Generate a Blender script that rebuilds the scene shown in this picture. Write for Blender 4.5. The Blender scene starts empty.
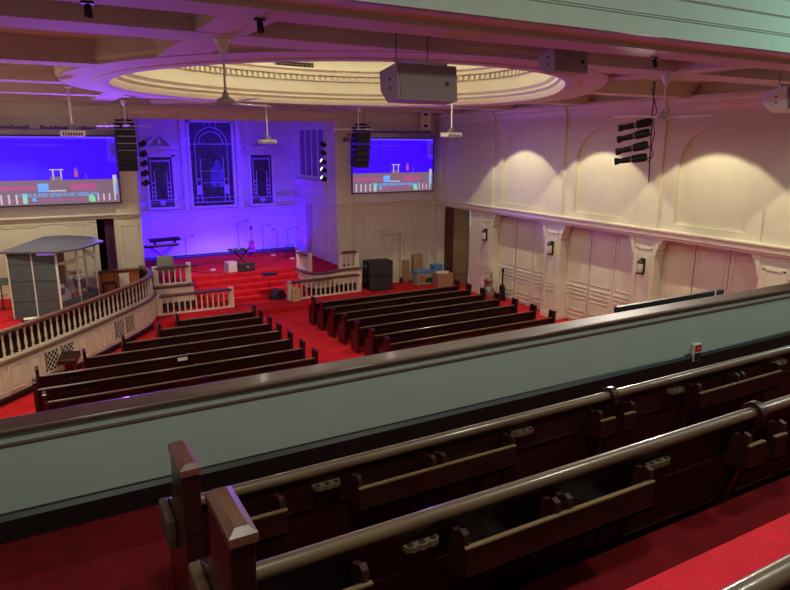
import bpy, math, random
from mathutils import Vector, Matrix
random.seed(7)
scn = bpy.context.scene
col = scn.collection
PI = math.pi
V = Vector

# ------------------------------------------------------------------ materials
def lin(c):
    c = c / 255.0
    return c / 12.92 if c <= .04045 else ((c + .055) / 1.055) ** 2.4
def rgb(r, g, b): return (lin(r), lin(g), lin(b), 1)

def mat(name, c, rough=.6, metal=0, var=.10, scale=6, stretch=None, bump=0, spec=.5, bscale=None, coat=0):
    m = bpy.data.materials.new(name); m.use_nodes = True
    nt = m.node_tree; b = nt.nodes['Principled BSDF']
    b.inputs['Roughness'].default_value = rough; b.inputs['Metallic'].default_value = metal
    b.inputs['Specular IOR Level'].default_value = spec
    if coat: b.inputs['Coat Weight'].default_value = coat; b.inputs['Coat Roughness'].default_value = .12
    tc = nt.nodes.new('ShaderNodeTexCoord'); mp = nt.nodes.new('ShaderNodeMapping')
    nt.links.new(tc.outputs['Object'], mp.inputs[0])
    if stretch: mp.inputs['Scale'].default_value = stretch
    n = nt.nodes.new('ShaderNodeTexNoise'); n.inputs['Scale'].default_value = scale
    n.inputs['Detail'].default_value = 4
    nt.links.new(mp.outputs[0], n.inputs['Vector'])
    r = nt.nodes.new('ShaderNodeValToRGB')
    C = rgb(*c)
    r.color_ramp.elements[0].position = .3; r.color_ramp.elements[1].position = .7
    r.color_ramp.elements[0].color = tuple(x * (1 - var) for x in C[:3]) + (1,)
    r.color_ramp.elements[1].color = tuple(min(1, x * (1 + var)) for x in C[:3]) + (1,)
    nt.links.new(n.outputs['Fac'], r.inputs[0]); nt.links.new(r.outputs[0], b.inputs['Base Color'])
    if bump:
        n2 = nt.nodes.new('ShaderNodeTexNoise'); n2.inputs['Scale'].default_value = bscale or scale * 8
        nt.links.new(mp.outputs[0], n2.inputs['Vector'])
        bp = nt.nodes.new('ShaderNodeBump'); bp.inputs['Strength'].default_value = bump; bp.inputs['Distance'].default_value = .01
        nt.links.new(n2.outputs['Fac'], bp.inputs['Height']); nt.links.new(bp.outputs[0], b.inputs['Normal'])
    return m
def emit(name, c, s=1):
    m = bpy.data.materials.new(name); m.use_nodes = True
    b = m.node_tree.nodes['Principled BSDF']
    b.inputs['Base Color'].default_value = (0.01, 0.01, 0.01, 1)
    b.inputs['Emission Color'].default_value = rgb(*c); b.inputs['Emission Strength'].default_value = s
    return m
def glass(name, c, alpha=.25):
    m = bpy.data.materials.new(name); m.use_nodes = True
    nt = m.node_tree; b = nt.nodes['Principled BSDF']
    b.inputs['Base Color'].default_value = rgb(*c); b.inputs['Roughness'].default_value = .05
    b.inputs['Alpha'].default_value = alpha
    return m
def stained(name):
    m = bpy.data.materials.new(name); m.use_nodes = True
    nt = m.node_tree; b = nt.nodes['Principled BSDF']
    tc = nt.nodes.new('ShaderNodeTexCoord')
    v = nt.nodes.new('ShaderNodeTexVoronoi'); v.inputs['Scale'].default_value = 9
    nt.links.new(tc.outputs['Object'], v.inputs['Vector'])
    r = nt.nodes.new('ShaderNodeValToRGB')
    e = r.color_ramp.elements
    e[0].position = 0; e[0].color = rgb(30, 22, 34); e[1].position = 1; e[1].color = rgb(92, 70, 72)
    for p, c in ((.3, (52, 40, 60)), (.55, (74, 50, 46)), (.75, (44, 52, 84))):
        x = e.new(p); x.color = rgb(*c)
    sp = nt.nodes.new('ShaderNodeSeparateColor'); nt.links.new(v.outputs['Color'], sp.inputs[0])
    nt.links.new(sp.outputs[0], r.inputs[0])
    v2 = nt.nodes.new('ShaderNodeTexVoronoi'); v2.inputs['Scale'].default_value = 9; v2.feature = 'DISTANCE_TO_EDGE'
    nt.links.new(tc.outputs['Object'], v2.inputs['Vector'])
    mt = nt.nodes.new('ShaderNodeMath'); mt.operation = 'GREATER_THAN'; mt.inputs[1].default_value = .04
    nt.links.new(v2.outputs['Distance'], mt.inputs[0])
    mx = nt.nodes.new('ShaderNodeMix'); mx.data_type = 'RGBA'
    nt.links.new(mt.outputs[0], mx.inputs[0]); mx.inputs[6].default_value = rgb(20, 16, 20)
    nt.links.new(r.outputs[0], mx.inputs[7]); nt.links.new(mx.outputs[2], b.inputs['Base Color'])
    b.inputs['Roughness'].default_value = .35
    return m

M = dict(
    wall=mat('wall_paint', (214, 206, 186), .65, var=.03, scale=2),
    trim=mat('trim_paint', (217, 209, 190), .5, var=.03, scale=3),
    ceil=mat('ceiling_paint', (196, 178, 160), .75, var=.04, scale=1.5),
    dome=mat('dome_paint', (222, 216, 182), .6, var=.03, scale=2),
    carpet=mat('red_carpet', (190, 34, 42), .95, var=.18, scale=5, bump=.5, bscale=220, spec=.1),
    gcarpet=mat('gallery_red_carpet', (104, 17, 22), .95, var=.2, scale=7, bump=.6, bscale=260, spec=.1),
    cushion=mat('red_cushion', (205, 38, 52), .9, var=.10, scale=14, bump=.4, bscale=300, spec=.1),
    wood=mat('dark_pew_wood', (46, 18, 15), .3, var=.35, scale=5, stretch=(1, 9, 9), coat=.25),
    wood_b=mat('back_pew_wood', (48, 18, 15), .5, var=.3, scale=4, stretch=(9, 9, 1), spec=.3),
    cap=mat('worn_cap_wood', (96, 62, 44), .35, var=.3, scale=6, stretch=(9, 1, 9), coat=.3),
    rail=mat('round_rail_wood', (92, 72, 50), .38, var=.2, scale=5, stretch=(1, 9, 9), coat=.4),
    prail=mat('parapet_rail_wood', (88, 62, 48), .52, var=.3, scale=4, stretch=(1, 9, 9), coat=.05),
    hrail=mat('handrail_wood', (104, 68, 50), .35, var=.3, scale=4, stretch=(2, 2, 9), coat=.2),
    edge=mat('pale_wood_edge', (122, 96, 68), .4, var=.2, scale=6, stretch=(1, 9, 9)),
    cupwood=mat('aged_wood', (92, 74, 52), .5, var=.2),
    orange=mat('orange_oak', (176, 104, 50), .45, var=.2, scale=5, stretch=(6, 6, 1)),
    sage=mat('sage_wall_paint', (152, 164, 150), .7, var=.03, scale=3),
    base=mat('dark_base_paint', (22, 18, 18), .4, var=.1),
    stripe=mat('brown_moulding', (84, 56, 48), .4, var=.1),
    fascia=mat('fascia_paint', (170, 184, 170), .6, var=.03),
    black=mat('black_plastic', (24, 24, 28), .5, var=.1),
    cab=mat('taupe_cabinet', (158, 144, 140), .6, var=.06),
    dgrey=mat('dark_grey_cabinet', (52, 48, 50), .6, var=.1),
    grille=mat('speaker_grille_cloth', (140, 126, 122), .7, var=.1, scale=120),
    grey=mat('grey_acoustic_felt', (84, 94, 100), .95, var=.12, scale=9, bump=.3),
    roof=mat('dark_grey_roof_felt', (84, 82, 96), .95, var=.12, scale=8, bump=.3),
    white=mat('white_enamel', (228, 224, 214), .4, var=.03),
    metal=mat('brushed_metal', (176, 170, 160), .3, .9, var=.08),
    chrome=mat('chrome', (220, 220, 225), .12, 1, var=.03),
    brass=mat('cymbal_brass', (205, 160, 80), .25, .9, var=.1),
    cream=mat('baluster_paint', (226, 214, 190), .45, var=.04),
    vent=mat('dark_brown_paint', (58, 46, 40), .8, var=.1),  # dark brown of the scroll ornaments, dome cresting and apron foot strip
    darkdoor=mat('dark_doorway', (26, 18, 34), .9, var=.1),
    purple=mat('plum_curtain', (88, 44, 84), .9, var=.15, scale=8, stretch=(12, 12, 1)),
    maroon=mat('maroon_door', (84, 34, 30), .5, var=.2, scale=5, stretch=(8, 8, 1)),
    olive=mat('olive_leaf_paint', (140, 124, 84), .6, var=.06),
    cardboard=mat('cardboard', (164, 124, 90), .85, var=.1),
    bluebox=mat('blue_tub', (84, 132, 176), .5, var=.06),
    paper=mat('paper', (226, 222, 204), .8, var=.03),
    yellow=mat('pale_yellow_paint', (206, 190, 128), .5, var=.05),
    cchair=mat('sage_vinyl', (150, 160, 150), .5, var=.06),
    drumblue=mat('blue_drum_wrap', (70, 100, 190), .3, .3, var=.3, scale=20),
    drumred=mat('red_drum_wrap', (168, 30, 34), .3, .2, var=.1),
    skin_w=mat('drum_head', (225, 225, 225), .5, var=.03),
    guitar=mat('red_guitar', (130, 40, 60), .25, var=.1),
    redface=mat('red_panel', (170, 36, 40), .4, var=.05),
    grn=mat('pale_box', (188, 200, 184), .5, var=.04),
    stained=stained('stained_glass'),
    lead=mat('tracery', (196, 178, 190), .5, var=.1),
    robe=mat('blue_grey_glass', (96, 92, 140), .35, var=.5, scale=5),
    acrylic=glass('clear_acrylic', (215, 222, 230), .06),
    milk=mat('frosted_glass', (205, 200, 185), .4, var=.03),
    gold=mat('worn_brass_plate', (120, 100, 60), .4, .5, var=.2),
    purp_tag=emit('lavender_strip', (170, 120, 230), .5),
    blueglow=emit('sky_blue_pane', (150, 200, 230), .9),
    lens=emit('lamp_lens', (255, 250, 235), 2.0),
    bluelens=emit('blue_lens', (90, 60, 255), 1.5),
    pblue=emit('picture_blue', (62, 0, 255), 1.0),
    pblue2=emit('picture_light_blue', (108, 70, 255), 1.0),
    pgrey=emit('picture_taupe', (128, 100, 122), 1.0),
    ppink=emit('picture_pink', (176, 84, 140), 1.0),
    pwhite=emit('picture_white', (200, 190, 200), 1.0),
    pgreen=emit('picture_green', (130, 220, 160), 1.0),
    pcyan=emit('picture_cyan', (110, 170, 255), 1.0),
    pdark=emit('picture_dark', (70, 30, 170), 1.0),
)

# ------------------------------------------------------------------ mesh builder
class MB:
    def __init__(s): s.v = []; s.f = []; s.m = []; s.mi = 0
    def add(s, vs, fs):
        o = len(s.v); s.v += [tuple(v) for v in vs]
        s.f += [tuple(i + o for i in f) for f in fs]; s.m += [s.mi] * len(fs)
        return s
    def box(s, x0, x1, y0, y1, z0, z1, T=None, b=0):
        if x0 > x1: x0, x1 = x1, x0
        if y0 > y1: y0, y1 = y1, y0
        if z0 > z1: z0, z1 = z1, z0
        vs = [(x0,y0,z0),(x1,y0,z0),(x1,y1,z0),(x0,y1,z0),(x0,y0,z1),(x1,y0,z1),(x1,y1,z1),(x0,y1,z1)]
        if T: vs = [T @ V(v) for v in vs]
        return s.add(vs, [(0,3,2,1),(4,5,6,7),(0,1,5,4),(1,2,6,5),(2,3,7,6),(3,0,4,7)])
    def prism(s, poly, axis, a, b, T=None):
        """poly: 2-D outline, counter-clockwise or not, extruded from a to b along axis"""
        n = len(poly)
        def P(u, v, t): return {'x': (t, u, v), 'y': (u, t, v), 'z': (u, v, t)}[axis]
        vs = [P(u, v, a) for u, v in poly] + [P(u, v, b) for u, v in poly]
        if T: vs = [T @ V(v) for v in vs]
        fs = [tuple(range(n))[::-1], tuple(range(n, 2 * n))] + [(i, (i + 1) % n, (i + 1) % n + n, i + n) for i in range(n)]
        return s.add(vs, fs)
    def lathe(s, prof, c=(0, 0, 0), n=12, T=None, caps=True):
        vs = []; fs = []; k = len(prof)
        for i in range(n):
            a = 2 * PI * i / n
            for r, z in prof: vs.append((c[0] + r * math.cos(a), c[1] + r * math.sin(a), c[2] + z))
        for i in range(n):
            j = (i + 1) % n
            for q in range(k - 1): fs.append((i*k+q, j*k+q, j*k+q+1, i*k+q+1))
        if caps:
            fs.append(tuple(i * k for i in range(n))[::-1]); fs.append(tuple(i * k + k - 1 for i in range(n)))
        if T: vs = [T @ V(v) for v in vs]
        return s.add(vs, fs)
    def tube(s, pts, r, n=8, closed=False):
        pts = [V(p) for p in pts]; vs = []; fs = []; k = len(pts)
        rr = r if isinstance(r, (list, tuple)) else [r] * k
        up = None
        for i, p in enumerate(pts):
            d = (pts[min(i + 1, k - 1)] - pts[max(i - 1, 0)]).normalized()
            if up is None:
                up = V((0, 0, 1)) if abs(d.z) < .9 else V((1, 0, 0))
            u = d.cross(up).normalized(); w = u.cross(d).normalized(); up = w
            for j in range(n):
                a = 2 * PI * j / n; vs.append(p + rr[i] * (math.cos(a) * u + math.sin(a) * w))
        for i in range(k - 1):
            for j in range(n):
                q = (j + 1) % n; fs.append((i*n+j, i*n+q, (i+1)*n+q, (i+1)*n+j))
        fs.append(tuple(range(n))[::-1]); fs.append(tuple((k - 1) * n + j for j in range(n)))
        return s.add(vs, fs)
    def sweep(s, path, prof, closed=False):
        """path: plan polyline (x,y); prof: (offset to the right-hand side, z) outline swept along it"""
        k = len(path); n = len(prof); vs = []; fs = []
        for i, p in enumerate(path):
            a = V(path[max(i - 1, 0)]); b = V(path[min(i + 1, k - 1)]); d = (b - a).normalized()
            nr = V((d.y, -d.x))
            for o, z in prof: vs.append((p[0] + nr.x * o, p[1] + nr.y * o, z))
        for i in range(k - 1):
            for j in range(n):
                q = (j + 1) % n; fs.append((i*n+j, (i+1)*n+j, (i+1)*n+q, i*n+q))
        fs.append(tuple(range(n))); fs.append(tuple((k - 1) * n + j for j in range(n))[::-1])
        return s.add(vs, fs)
    def build(s, name, m, parent=None, bevel=0, smooth=False, seg=2):
        me = bpy.data.meshes.new(name); me.from_pydata(s.v, [], s.f)
        import bmesh
        bm = bmesh.new(); bm.from_mesh(me); bmesh.ops.recalc_face_normals(bm, faces=bm.faces); bm.to_mesh(me); bm.free()
        for x in (m if isinstance(m, (list, tuple)) else [m]): me.materials.append(x)
        for p, mi in zip(me.polygons, s.m): p.material_index = mi
        if smooth:
            for p in me.polygons: p.use_smooth = True
            me.set_sharp_from_angle(angle=math.radians(40))
        o = bpy.data.objects.new(name, me); col.objects.link(o)
        if parent: o.parent = parent
        if bevel:
            b = o.modifiers.new('bevel', 'BEVEL'); b.width = bevel; b.segments = seg; b.limit_method = 'ANGLE'
        return o

def thing(name, label, cat, loc=(0, 0, 0), rz=0, group=None):
    o = bpy.data.objects.new(name, None); o.empty_display_size = .1; col.objects.link(o)
    o.location = loc; o.rotation_euler = (0, 0, rz)
    o['label'] = label; o['category'] = cat
    if group: o['group'] = group
    return o
def tag(o, label, cat, group=None):
    o['label'] = label; o['category'] = cat
    if group: o['group'] = group
    return o
def struct(o):
    o['kind'] = 'structure'; return o
def dup(root, loc, rz, label, group=None):
    r = root.copy(); col.objects.link(r); r.location = loc; r.rotation_euler = (0, 0, rz); r['label'] = label
    if group: r['group'] = group
    for ch in list(root.children):
        c = ch.copy(); col.objects.link(c); c.parent = r
        for g in ch.children:
            d = g.copy(); col.objects.link(d); d.parent = c
    return r
TR = Matrix.Translation
def RZ(a): return Matrix.Rotation(a, 4, 'Z')
def RX(a): return Matrix.Rotation(a, 4, 'X')
def RY(a): return Matrix.Rotation(a, 4, 'Y')
tcount = [0]
def trim(mb, m, bevel=0, smooth=False):
    tcount[0] += 1
    return struct(mb.build('trim_%d' % tcount[0], m, bevel=bevel, smooth=smooth))

# ------------------------------------------------------------------ camera
def camera():
    yaw, pitch, roll = math.radians(29.1), math.radians(13.3), math.radians(-.18)
    cy, sy, cp, sp = math.cos(yaw), math.sin(yaw), math.cos(pitch), math.sin(pitch)
    f = V((sy * cp, cy * cp, -sp)); r = V((cy, -sy, 0)); d = f.cross(r)
    c, s = math.cos(roll), math.sin(roll)
    r, d = c * r + s * d, -s * r + c * d
    m = Matrix(((r.x, -d.x, -f.x, 0), (r.y, -d.y, -f.y, 0), (r.z, -d.z, -f.z, 6), (0, 0, 0, 1)))
    cd = bpy.data.cameras.new('camera'); cd.sensor_width = 36; cd.lens = 640 / 790 * 36; cd.clip_start = .05
    o = bpy.data.objects.new('camera', cd); col.objects.link(o); o.matrix_world = m; scn.camera = o
camera()

# ================================================================== SETTING
XR, XP, YS, YA = 15.5, 15.88, 24.3, 29.05
XL = -1.8
ZC = 7.55
AX0, AX1 = 3.15, 10.72
# main floor
struct(MB().box(XL - .3, XP + .5, 3.0, YS, -.2, 0).build('floor', M['carpet']))

# chancel platform, steps and stage
def arc(cx, cy, r, a0, a1, n=6):
    return [(cx + r * math.cos(math.radians(a0 + (a1 - a0) * i / n)), cy + r * math.sin(math.radians(a0 + (a1 - a0) * i / n))) for i in range(n + 1)]
pl = [(2.6, YS), (2.6, 21.75)] + arc(10.7, 22.45, .7, -90, 0) + [(11.4, YS)]
o = struct(MB().prism(pl, 'z', 0, .2).build('floor_platform', M['carpet'], bevel=.03))
st = MB()
for i in range(4): st.box(4.6, 8.98, 23.05 + .35 * i, YS + .2, .2 + .17 * i, .37 + .17 * i)
struct(st.build('steps', M['carpet'], bevel=.02))
sg = MB().box(AX0 - .02, AX1 + .02, 24.45, YA, .2, 1.05)
sg.prism([(3.1, 24.46), (3.1, 23.2), (4.55, 23.2), (4.55, 24.46)], 'z', .2, 1.05)
curve = [(8.98, 24.46), (8.98, 23.25), (9.12, 22.98), (9.45, 22.86), (9.85, 22.93), (10.2, 23.1), (10.6, 23.16), (11.25, 23.16), (11.25, 24.28), (10.7, 24.28), (10.7, 24.46)]
sg.prism(curve, 'z', .45, 1.05)
struct(sg.build('floor_stage', M['carpet'], bevel=.02))
# apron fronts: cream wall with a wooden cap, dark strip set back in the recess at the foot
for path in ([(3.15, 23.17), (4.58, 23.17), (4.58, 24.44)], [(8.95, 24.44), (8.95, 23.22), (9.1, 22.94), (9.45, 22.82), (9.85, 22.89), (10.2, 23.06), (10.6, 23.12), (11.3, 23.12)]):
    trim(MB().sweep(path, [(-.02, .48), (.03, .48), (.03, 1.02), (-.02, 1.02)]), M['trim'])
    trim(MB().sweep(path, [(-.06, 1.02), (.08, 1.02), (.08, 1.09), (-.06, 1.09)]), M['hrail'])
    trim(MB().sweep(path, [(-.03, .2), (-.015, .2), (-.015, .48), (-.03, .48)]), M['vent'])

# choir floor behind the curved rail
def catmull(P, n=6):
    out = []
    for i in range(len(P) - 1):
        p0, p1, p2, p3 = V(P[max(i - 1, 0)]), V(P[i]), V(P[i + 1]), V(P[min(i + 2, len(P) - 1)])
        for j in range(n):
            t = j / n
            q = .5 * ((2 * p1) + (p2 - p0) * t + (2 * p0 - 5 * p1 + 4 * p2 - p3) * t * t + (-p0 + 3 * p1 - 3 * p2 + p3) * t ** 3)
            out.append((q.x, q.y))
    out.append(tuple(P[-1])); return out
choir = catmull([(-1.78, 16.3), (-1.15, 16.88), (-.52, 17.55), (.18, 18.35), (1.22, 19.6), (2.15, 20.8), (2.82, 21.8), (3.1, 22.6), (3.13, 23.3), (3.0, 24.2)])
struct(MB().prism(choir + [(2.6, YS), (XL, YS)], 'z', .0, .95).build('floor_choir', M['carpet']))
class Path:
    def __init__(s, P):
        s.P = [V(p) for p in P]; s.L = [0]
        for a, b in zip(s.P, s.P[1:]): s.L.append(s.L[-1] + (b - a).length)
    def at(s, t):
        for i in range(len(s.P) - 1):
            if t <= s.L[i + 1] or i == len(s.P) - 2:
                a, b = s.P[i], s.P[i + 1]; d = (b - a).normalized()
                return a + d * (t - s.L[i]), d
cp = Path(choir)
cw = MB().sweep(choir, [(-.06, .0), (.07, .0), (.07, .95), (-.06, .95)])
struct(cw.build('wall_choir', M['trim']))
trim(MB().sweep(choir, [(.07, 0), (.11, 0), (.11, .13), (.07, .16)]), M['base'])
trim(MB().sweep(choir, [(-.1, .95), (.13, .95), (.15, .98), (.13, 1.02), (-.1, 1.02)]), M['hrail'])
# raised panels and lattice grilles on the choir wall
np_ = 15
step = (cp.L[-1] - .9) / np_
grilles = {3, 4, 8, 9}
gi = 0
for i in range(np_):
    a, b = .35 + i * step, .35 + (i + 1) * step - .14
    sub = [tuple(cp.at(a + (b - a) * k / 4)[0]) for k in range(5)]
    if i in grilles:
        A, B = cp.at(a)[0], cp.at(b)[0]
        t = thing('floor_grille', ['lattice vent grille in the curved cream choir wall behind the small dark lectern',
                  'lattice vent grille in the curved choir wall, just beyond the small dark lectern',
                  'lattice vent grille in the choir wall under the clear side of the drum booth',
                  'lattice vent grille in the choir wall nearest its rounded end at the steps'][gi], 'vent grille', (A.x, A.y, 0)); gi += 1
        rel = [(p[0] - A.x, p[1] - A.y) for p in sub]
        MB().sweep(rel, [(.06, .3), (.086, .3), (.086, .85), (.06, .85)]).build('backing', M['black'], t)
        f = MB()
        for z in (.28, .84): f.sweep(rel, [(.07, z), (.112, z), (.112, z + .03), (.07, z + .03)])
        d = (B - A).normalized(); nr = V((d.y, -d.x)); W = (B - A).length
        for k in range(-4, 5):
            for sgn in (1, -1):
                x0, x1 = (k * .14, k * .14 + .53) if sgn > 0 else (k * .14 + .53, k * .14)
                z0, z1 = .3, .84
                # clip the slanted bar to the grille's width
                def cl(xa, za, xb, zb):
                    if (xa < 0 and xb < 0) or (xa > W and xb > W): return None
                    def at_(x): return za + (zb - za) * (x - xa) / (xb - xa)
                    q = [(xa, za), (xb, zb)]
                    for n_, (x, z) in enumerate(q):
                        if x < 0: q[n_] = (0, at_(0))
                        if x > W: q[n_] = (W, at_(W))
                    return q
                q = cl(x0, z0, x1, z1)
                if q: f.tube([tuple(d * x + nr * .1) + (z,) for x, z in q], .009, 4)
        f.build('lattice', M['cream'], t)
    else:
        m = MB()
        m.sweep(sub, [(.07, .26), (.108, .26), (.108, .29), (.07, .29)]).sweep(sub, [(.07, .85), (.108, .85), (.108, .88), (.07, .88)])
        for e in (0, 1):
            s2 = [sub[0], tuple(cp.at(a + .03)[0])] if e == 0 else [tuple(cp.at(b - .03)[0]), sub[-1]]
            m.sweep(s2, [(.07, .29), (.108, .29), (.108, .85), (.07, .85)])
        m.sweep([tuple(cp.at(a + .08 + (b - a - .16) * k / 4)[0]) for k in range(5)], [(.07, .35), (.1, .35), (.1, .79), (.07, .79)])
        trim(m, M['cream'])

# balustrades -------------------------------------------------------
BAL = [(.026, 0), (.034, .03), (.034, .06), (.02, .08), (.03, .13), (.036, .2), (.028, .3), (.019, .44), (.018, .48), (.03, .5), (.03, .53), (.024, .56), (.034, .58), (.034, .62)]
def balustrade(name, label, cat, path, z0, h, n, posts=(), post_w=.07, turned=True, backing=False, railmat='hrail', round_rail=False):
    A = V(path[0]); t = thing(name, label, cat, (A.x, A.y, 0))
    rel = [(p[0] - A.x, p[1] - A.y) for p in path]; P = Path(rel)
    w = .075
    MB().sweep(rel, [(-w, z0 + h - .1), (w, z0 + h - .1), (w + .015, z0 + h - .06), (w, z0 + h - .01), (w * .5, z0 + h), (-w * .5, z0 + h), (-w, z0 + h - .01), (-w - .015, z0 + h - .06)]).build('handrail', M[railmat], t, smooth=True)
    MB().sweep(rel, [(-.05, z0), (.05, z0), (.05, z0 + .05), (-.05, z0 + .05)]).build('bottom_rail', M['cream'], t)
    k = (h - .15) / .62
    for i in range(n):
        p, d = P.at(P.L[-1] * (i + .5) / n)
        if turned: b = MB().lathe([(r, z * k) for r, z in BAL], (0, 0, 0), 8)
        else: b = MB().box(-.022, .022, -.022, .022, 0, .62 * k)
        bo = b.build('baluster', M['cream'], t, smooth=turned); bo.location = (p.x, p.y, z0 + .05)
        if not turned: bo.rotation_euler[2] = math.atan2(d.y, d.x)
    for s in posts:
        p, d = P.at(P.L[-1] * s); T = TR((p.x, p.y, 0)) @ RZ(math.atan2(d.y, d.x))
        MB().box(-post_w, post_w, -post_w, post_w, z0, z0 + h - .04, T=T).box(-post_w * 1.15, post_w * 1.15, -post_w * 1.15, post_w * 1.15, z0 + h - .04, z0 + h + .012, T=T).build('post', M['cream'], t, bevel=.008)
    if backing:
        MB().sweep(rel, [(-.075, z0), (-.06, z0), (-.06, z0 + h - .12), (-.075, z0 + h - .12)]).build('backing_panel', M['wood_b'], t)
    return t
balustrade('balustrade', 'long curved balustrade of turned cream balusters on the choir wall', 'balustrade', choir, 1.02, .72, 44, backing=True)
balustrade('balustrade', 'low cream balustrade standing on the platform below the steps, beside the choir wall', 'balustrade', [(3.28, 22.6), (5.8, 22.6)], .2, .72, 13, posts=(0, 1), turned=False)
balustrade('balustrade', 'longest low cream balustrade on the platform, next to the stacked black subwoofers', 'balustrade', [(7.98, 22.55), (10.98, 22.7)], .2, .74, 15, posts=(0, 1), turned=False)
balustrade('balustrade', 'short cream balustrade on the stage edge in front of the pale chair', 'balustrade', [(3.34, 23.36), (4.5, 23.36)], 1.09, .68, 6, posts=(0, 1), turned=False)
balustrade('balustrade', 'short white balustrade returning up the stage edge beside the top of the steps', 'balustrade', [(9.12, 23.3), (9.0, 24.2)], 1.09, .7, 5, posts=(0, 1), turned=False)
balustrade('balustrade', 'smallest cream balustrade on the stage corner just above the subwoofers', 'balustrade', [(10.42, 23.3), (11.18, 23.3)], 1.09, .68, 4, posts=(0, 1), turned=False)

# ---------------- right wall
BAYS = [22.1, 18.35, 14.62, 10.75]
PIL = [(20.0, 20.72), (16.22, 17.0), (12.36, 13.12), (8.5, 9.25), (4.6, 5.35)]
def arch_wall(mb, y0, y1, z0, z1, yc, r, zb, zs, x, xi):
    """wall rectangle at x with an arched recess going back to xi"""
    arcp = [(yc - r, zb), (yc + r, zb), (yc + r, zs)] + [(yc + r * math.cos(PI * i / 24), zs + r * math.sin(PI * i / 24)) for i in range(1, 24)] + [(yc - r, zs)]
    cc = ((y0 + y1) / 2, (zb + zs) / 2)
    pts = []
    for (y, z) in arcp:
        # matching point on the outer rectangle
        if (y, z) == arcp[0]: q = (y0, z0)
        elif (y, z) == arcp[1]: q = (y1, z0)
        elif z <= zs and y > yc: q = (y1, z)
        elif z <= zs: q = (y0, z)
        else:
            dy, dz = y - yc, z - zs
            k = min((z1 - zs) / dz if dz > 1e-6 else 1e9, ((y1 - yc) if dy > 0 else (yc - y0)) / abs(dy) if abs(dy) > 1e-6 else 1e9)
            q = (yc + dy * k, zs + dz * k)
        pts.append(q)
    n = len(arcp)
    vs = [(x, a, b) for a, b in arcp] + [(x, a, b) for a, b in pts] + [(xi, a, b) for a, b in arcp]
    fs = []
    for i in range(n):
        j = (i + 1) % n
        fs.append((i, j, n + j, n + i)); fs.append((i, j, 2 * n + j, 2 * n + i))
    fs.append(tuple(range(2 * n, 3 * n)))
    mb.add(vs, fs)
    # corner fill triangles
    for yy, cmp_ in ((y1, 1), (y0, -1)):
        side = [q for q in pts if abs(q[0] - yy) < 1e-6 and q[1] > zs]
        top = [q for q in pts if abs(q[1] - z1) < 1e-6]
        if side and top:
            hs = max(side, key=lambda q: q[1]); ht = max(top, key=lambda q: q[0] * cmp_)
            mb.add([(x, *hs), (x, *ht), (x, yy, z1)], [(0, 1, 2)])
wr = MB()
ends = [YS] + [v for p in PIL for v in (p[1], p[0])]
for i, yc in enumerate(BAYS):
    y1 = YS if i == 0 else PIL[i - 1][0]; y0 = PIL[i][1]
    arch_wall(wr, y0, y1, 3.5, ZC, (y0 + y1) / 2 + (.0 if i else .05), 1.06, 3.84, 5.42, XR, XR + .09)
wr.box(XR, XR + .1, 3.0, 8.5, 3.5, ZC)
wr.box(XR + .095, XR + .6, 3.0, YS, 3.4, ZC)
struct(wr.build('wall_right', M['wall']))
for a, b in PIL:
    trim(MB().box(XR - .06, XR + .12, a, b, 3.62, 6.86), M['wall'])
    trim(MB().prism([(XR + .1, 6.86), (XR - .09, 6.86), (XR - .11, 6.95), (XR - .15, 7.0), (XR - .17, 7.1), (XR - .23, 7.16), (XR - .24, 7.26), (XR + .1, 7.26)], 'y', a - .03, b + .03), M['trim'])
    # lower pilaster with recessed face
    m = MB().box(XR, XP + .3, a, b, 0, 3.4)
    m.box(XR - .02, XR, a + .1, a + .16, .4, 3.05).box(XR - .02, XR, b - .16, b - .1, .4, 3.05).box(XR - .02, XR, a + .1, b - .1, 3.0, 3.06)
    m.box(XR - .03, XP, a - .02, b + .02, 0, .18)
    for z in (1.0, 1.12, 1.24): m.box(XR - .025, XR, a + .18, b - .18, z, z + .035)
    trim(m, M['trim'])
    # scroll brackets each side under the cornice
    for s in (-1, 1):
        yb = a if s < 0 else b
        prof = [(0, 3.4), (.26, 3.4), (.26, 3.34), (.2, 3.3), (.2, 3.24), (.12, 3.18), (.1, 3.08), (.04, 2.98), (.05, 2.9), (0, 2.84)]
        trim(MB().prism([(yb + s * u, z) for u, z in prof], 'x', XR - .03, XR + .3), M['trim'])
# cornice between the stories and the crown under the ceiling
trim(MB().prism([(XR + .5, 3.36), (XR - .06, 3.36), (XR - .08, 3.42), (XR - .12, 3.45), (XR - .13, 3.56), (XR - .16, 3.6), (XR - .16, 3.64), (XR + .1, 3.66)], 'y', 3.0, YS), M['trim'])
trim(MB().prism([(XR + .1, 6.85), (XR - .03, 6.85), (XR - .05, 6.94), (XR - .1, 7.0), (XR - .12, 7.1), (XR - .19, 7.16), (XR - .2, 7.26), (XR + .1, 7.26)], 'y', 3.0, YS), M['trim'])
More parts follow.
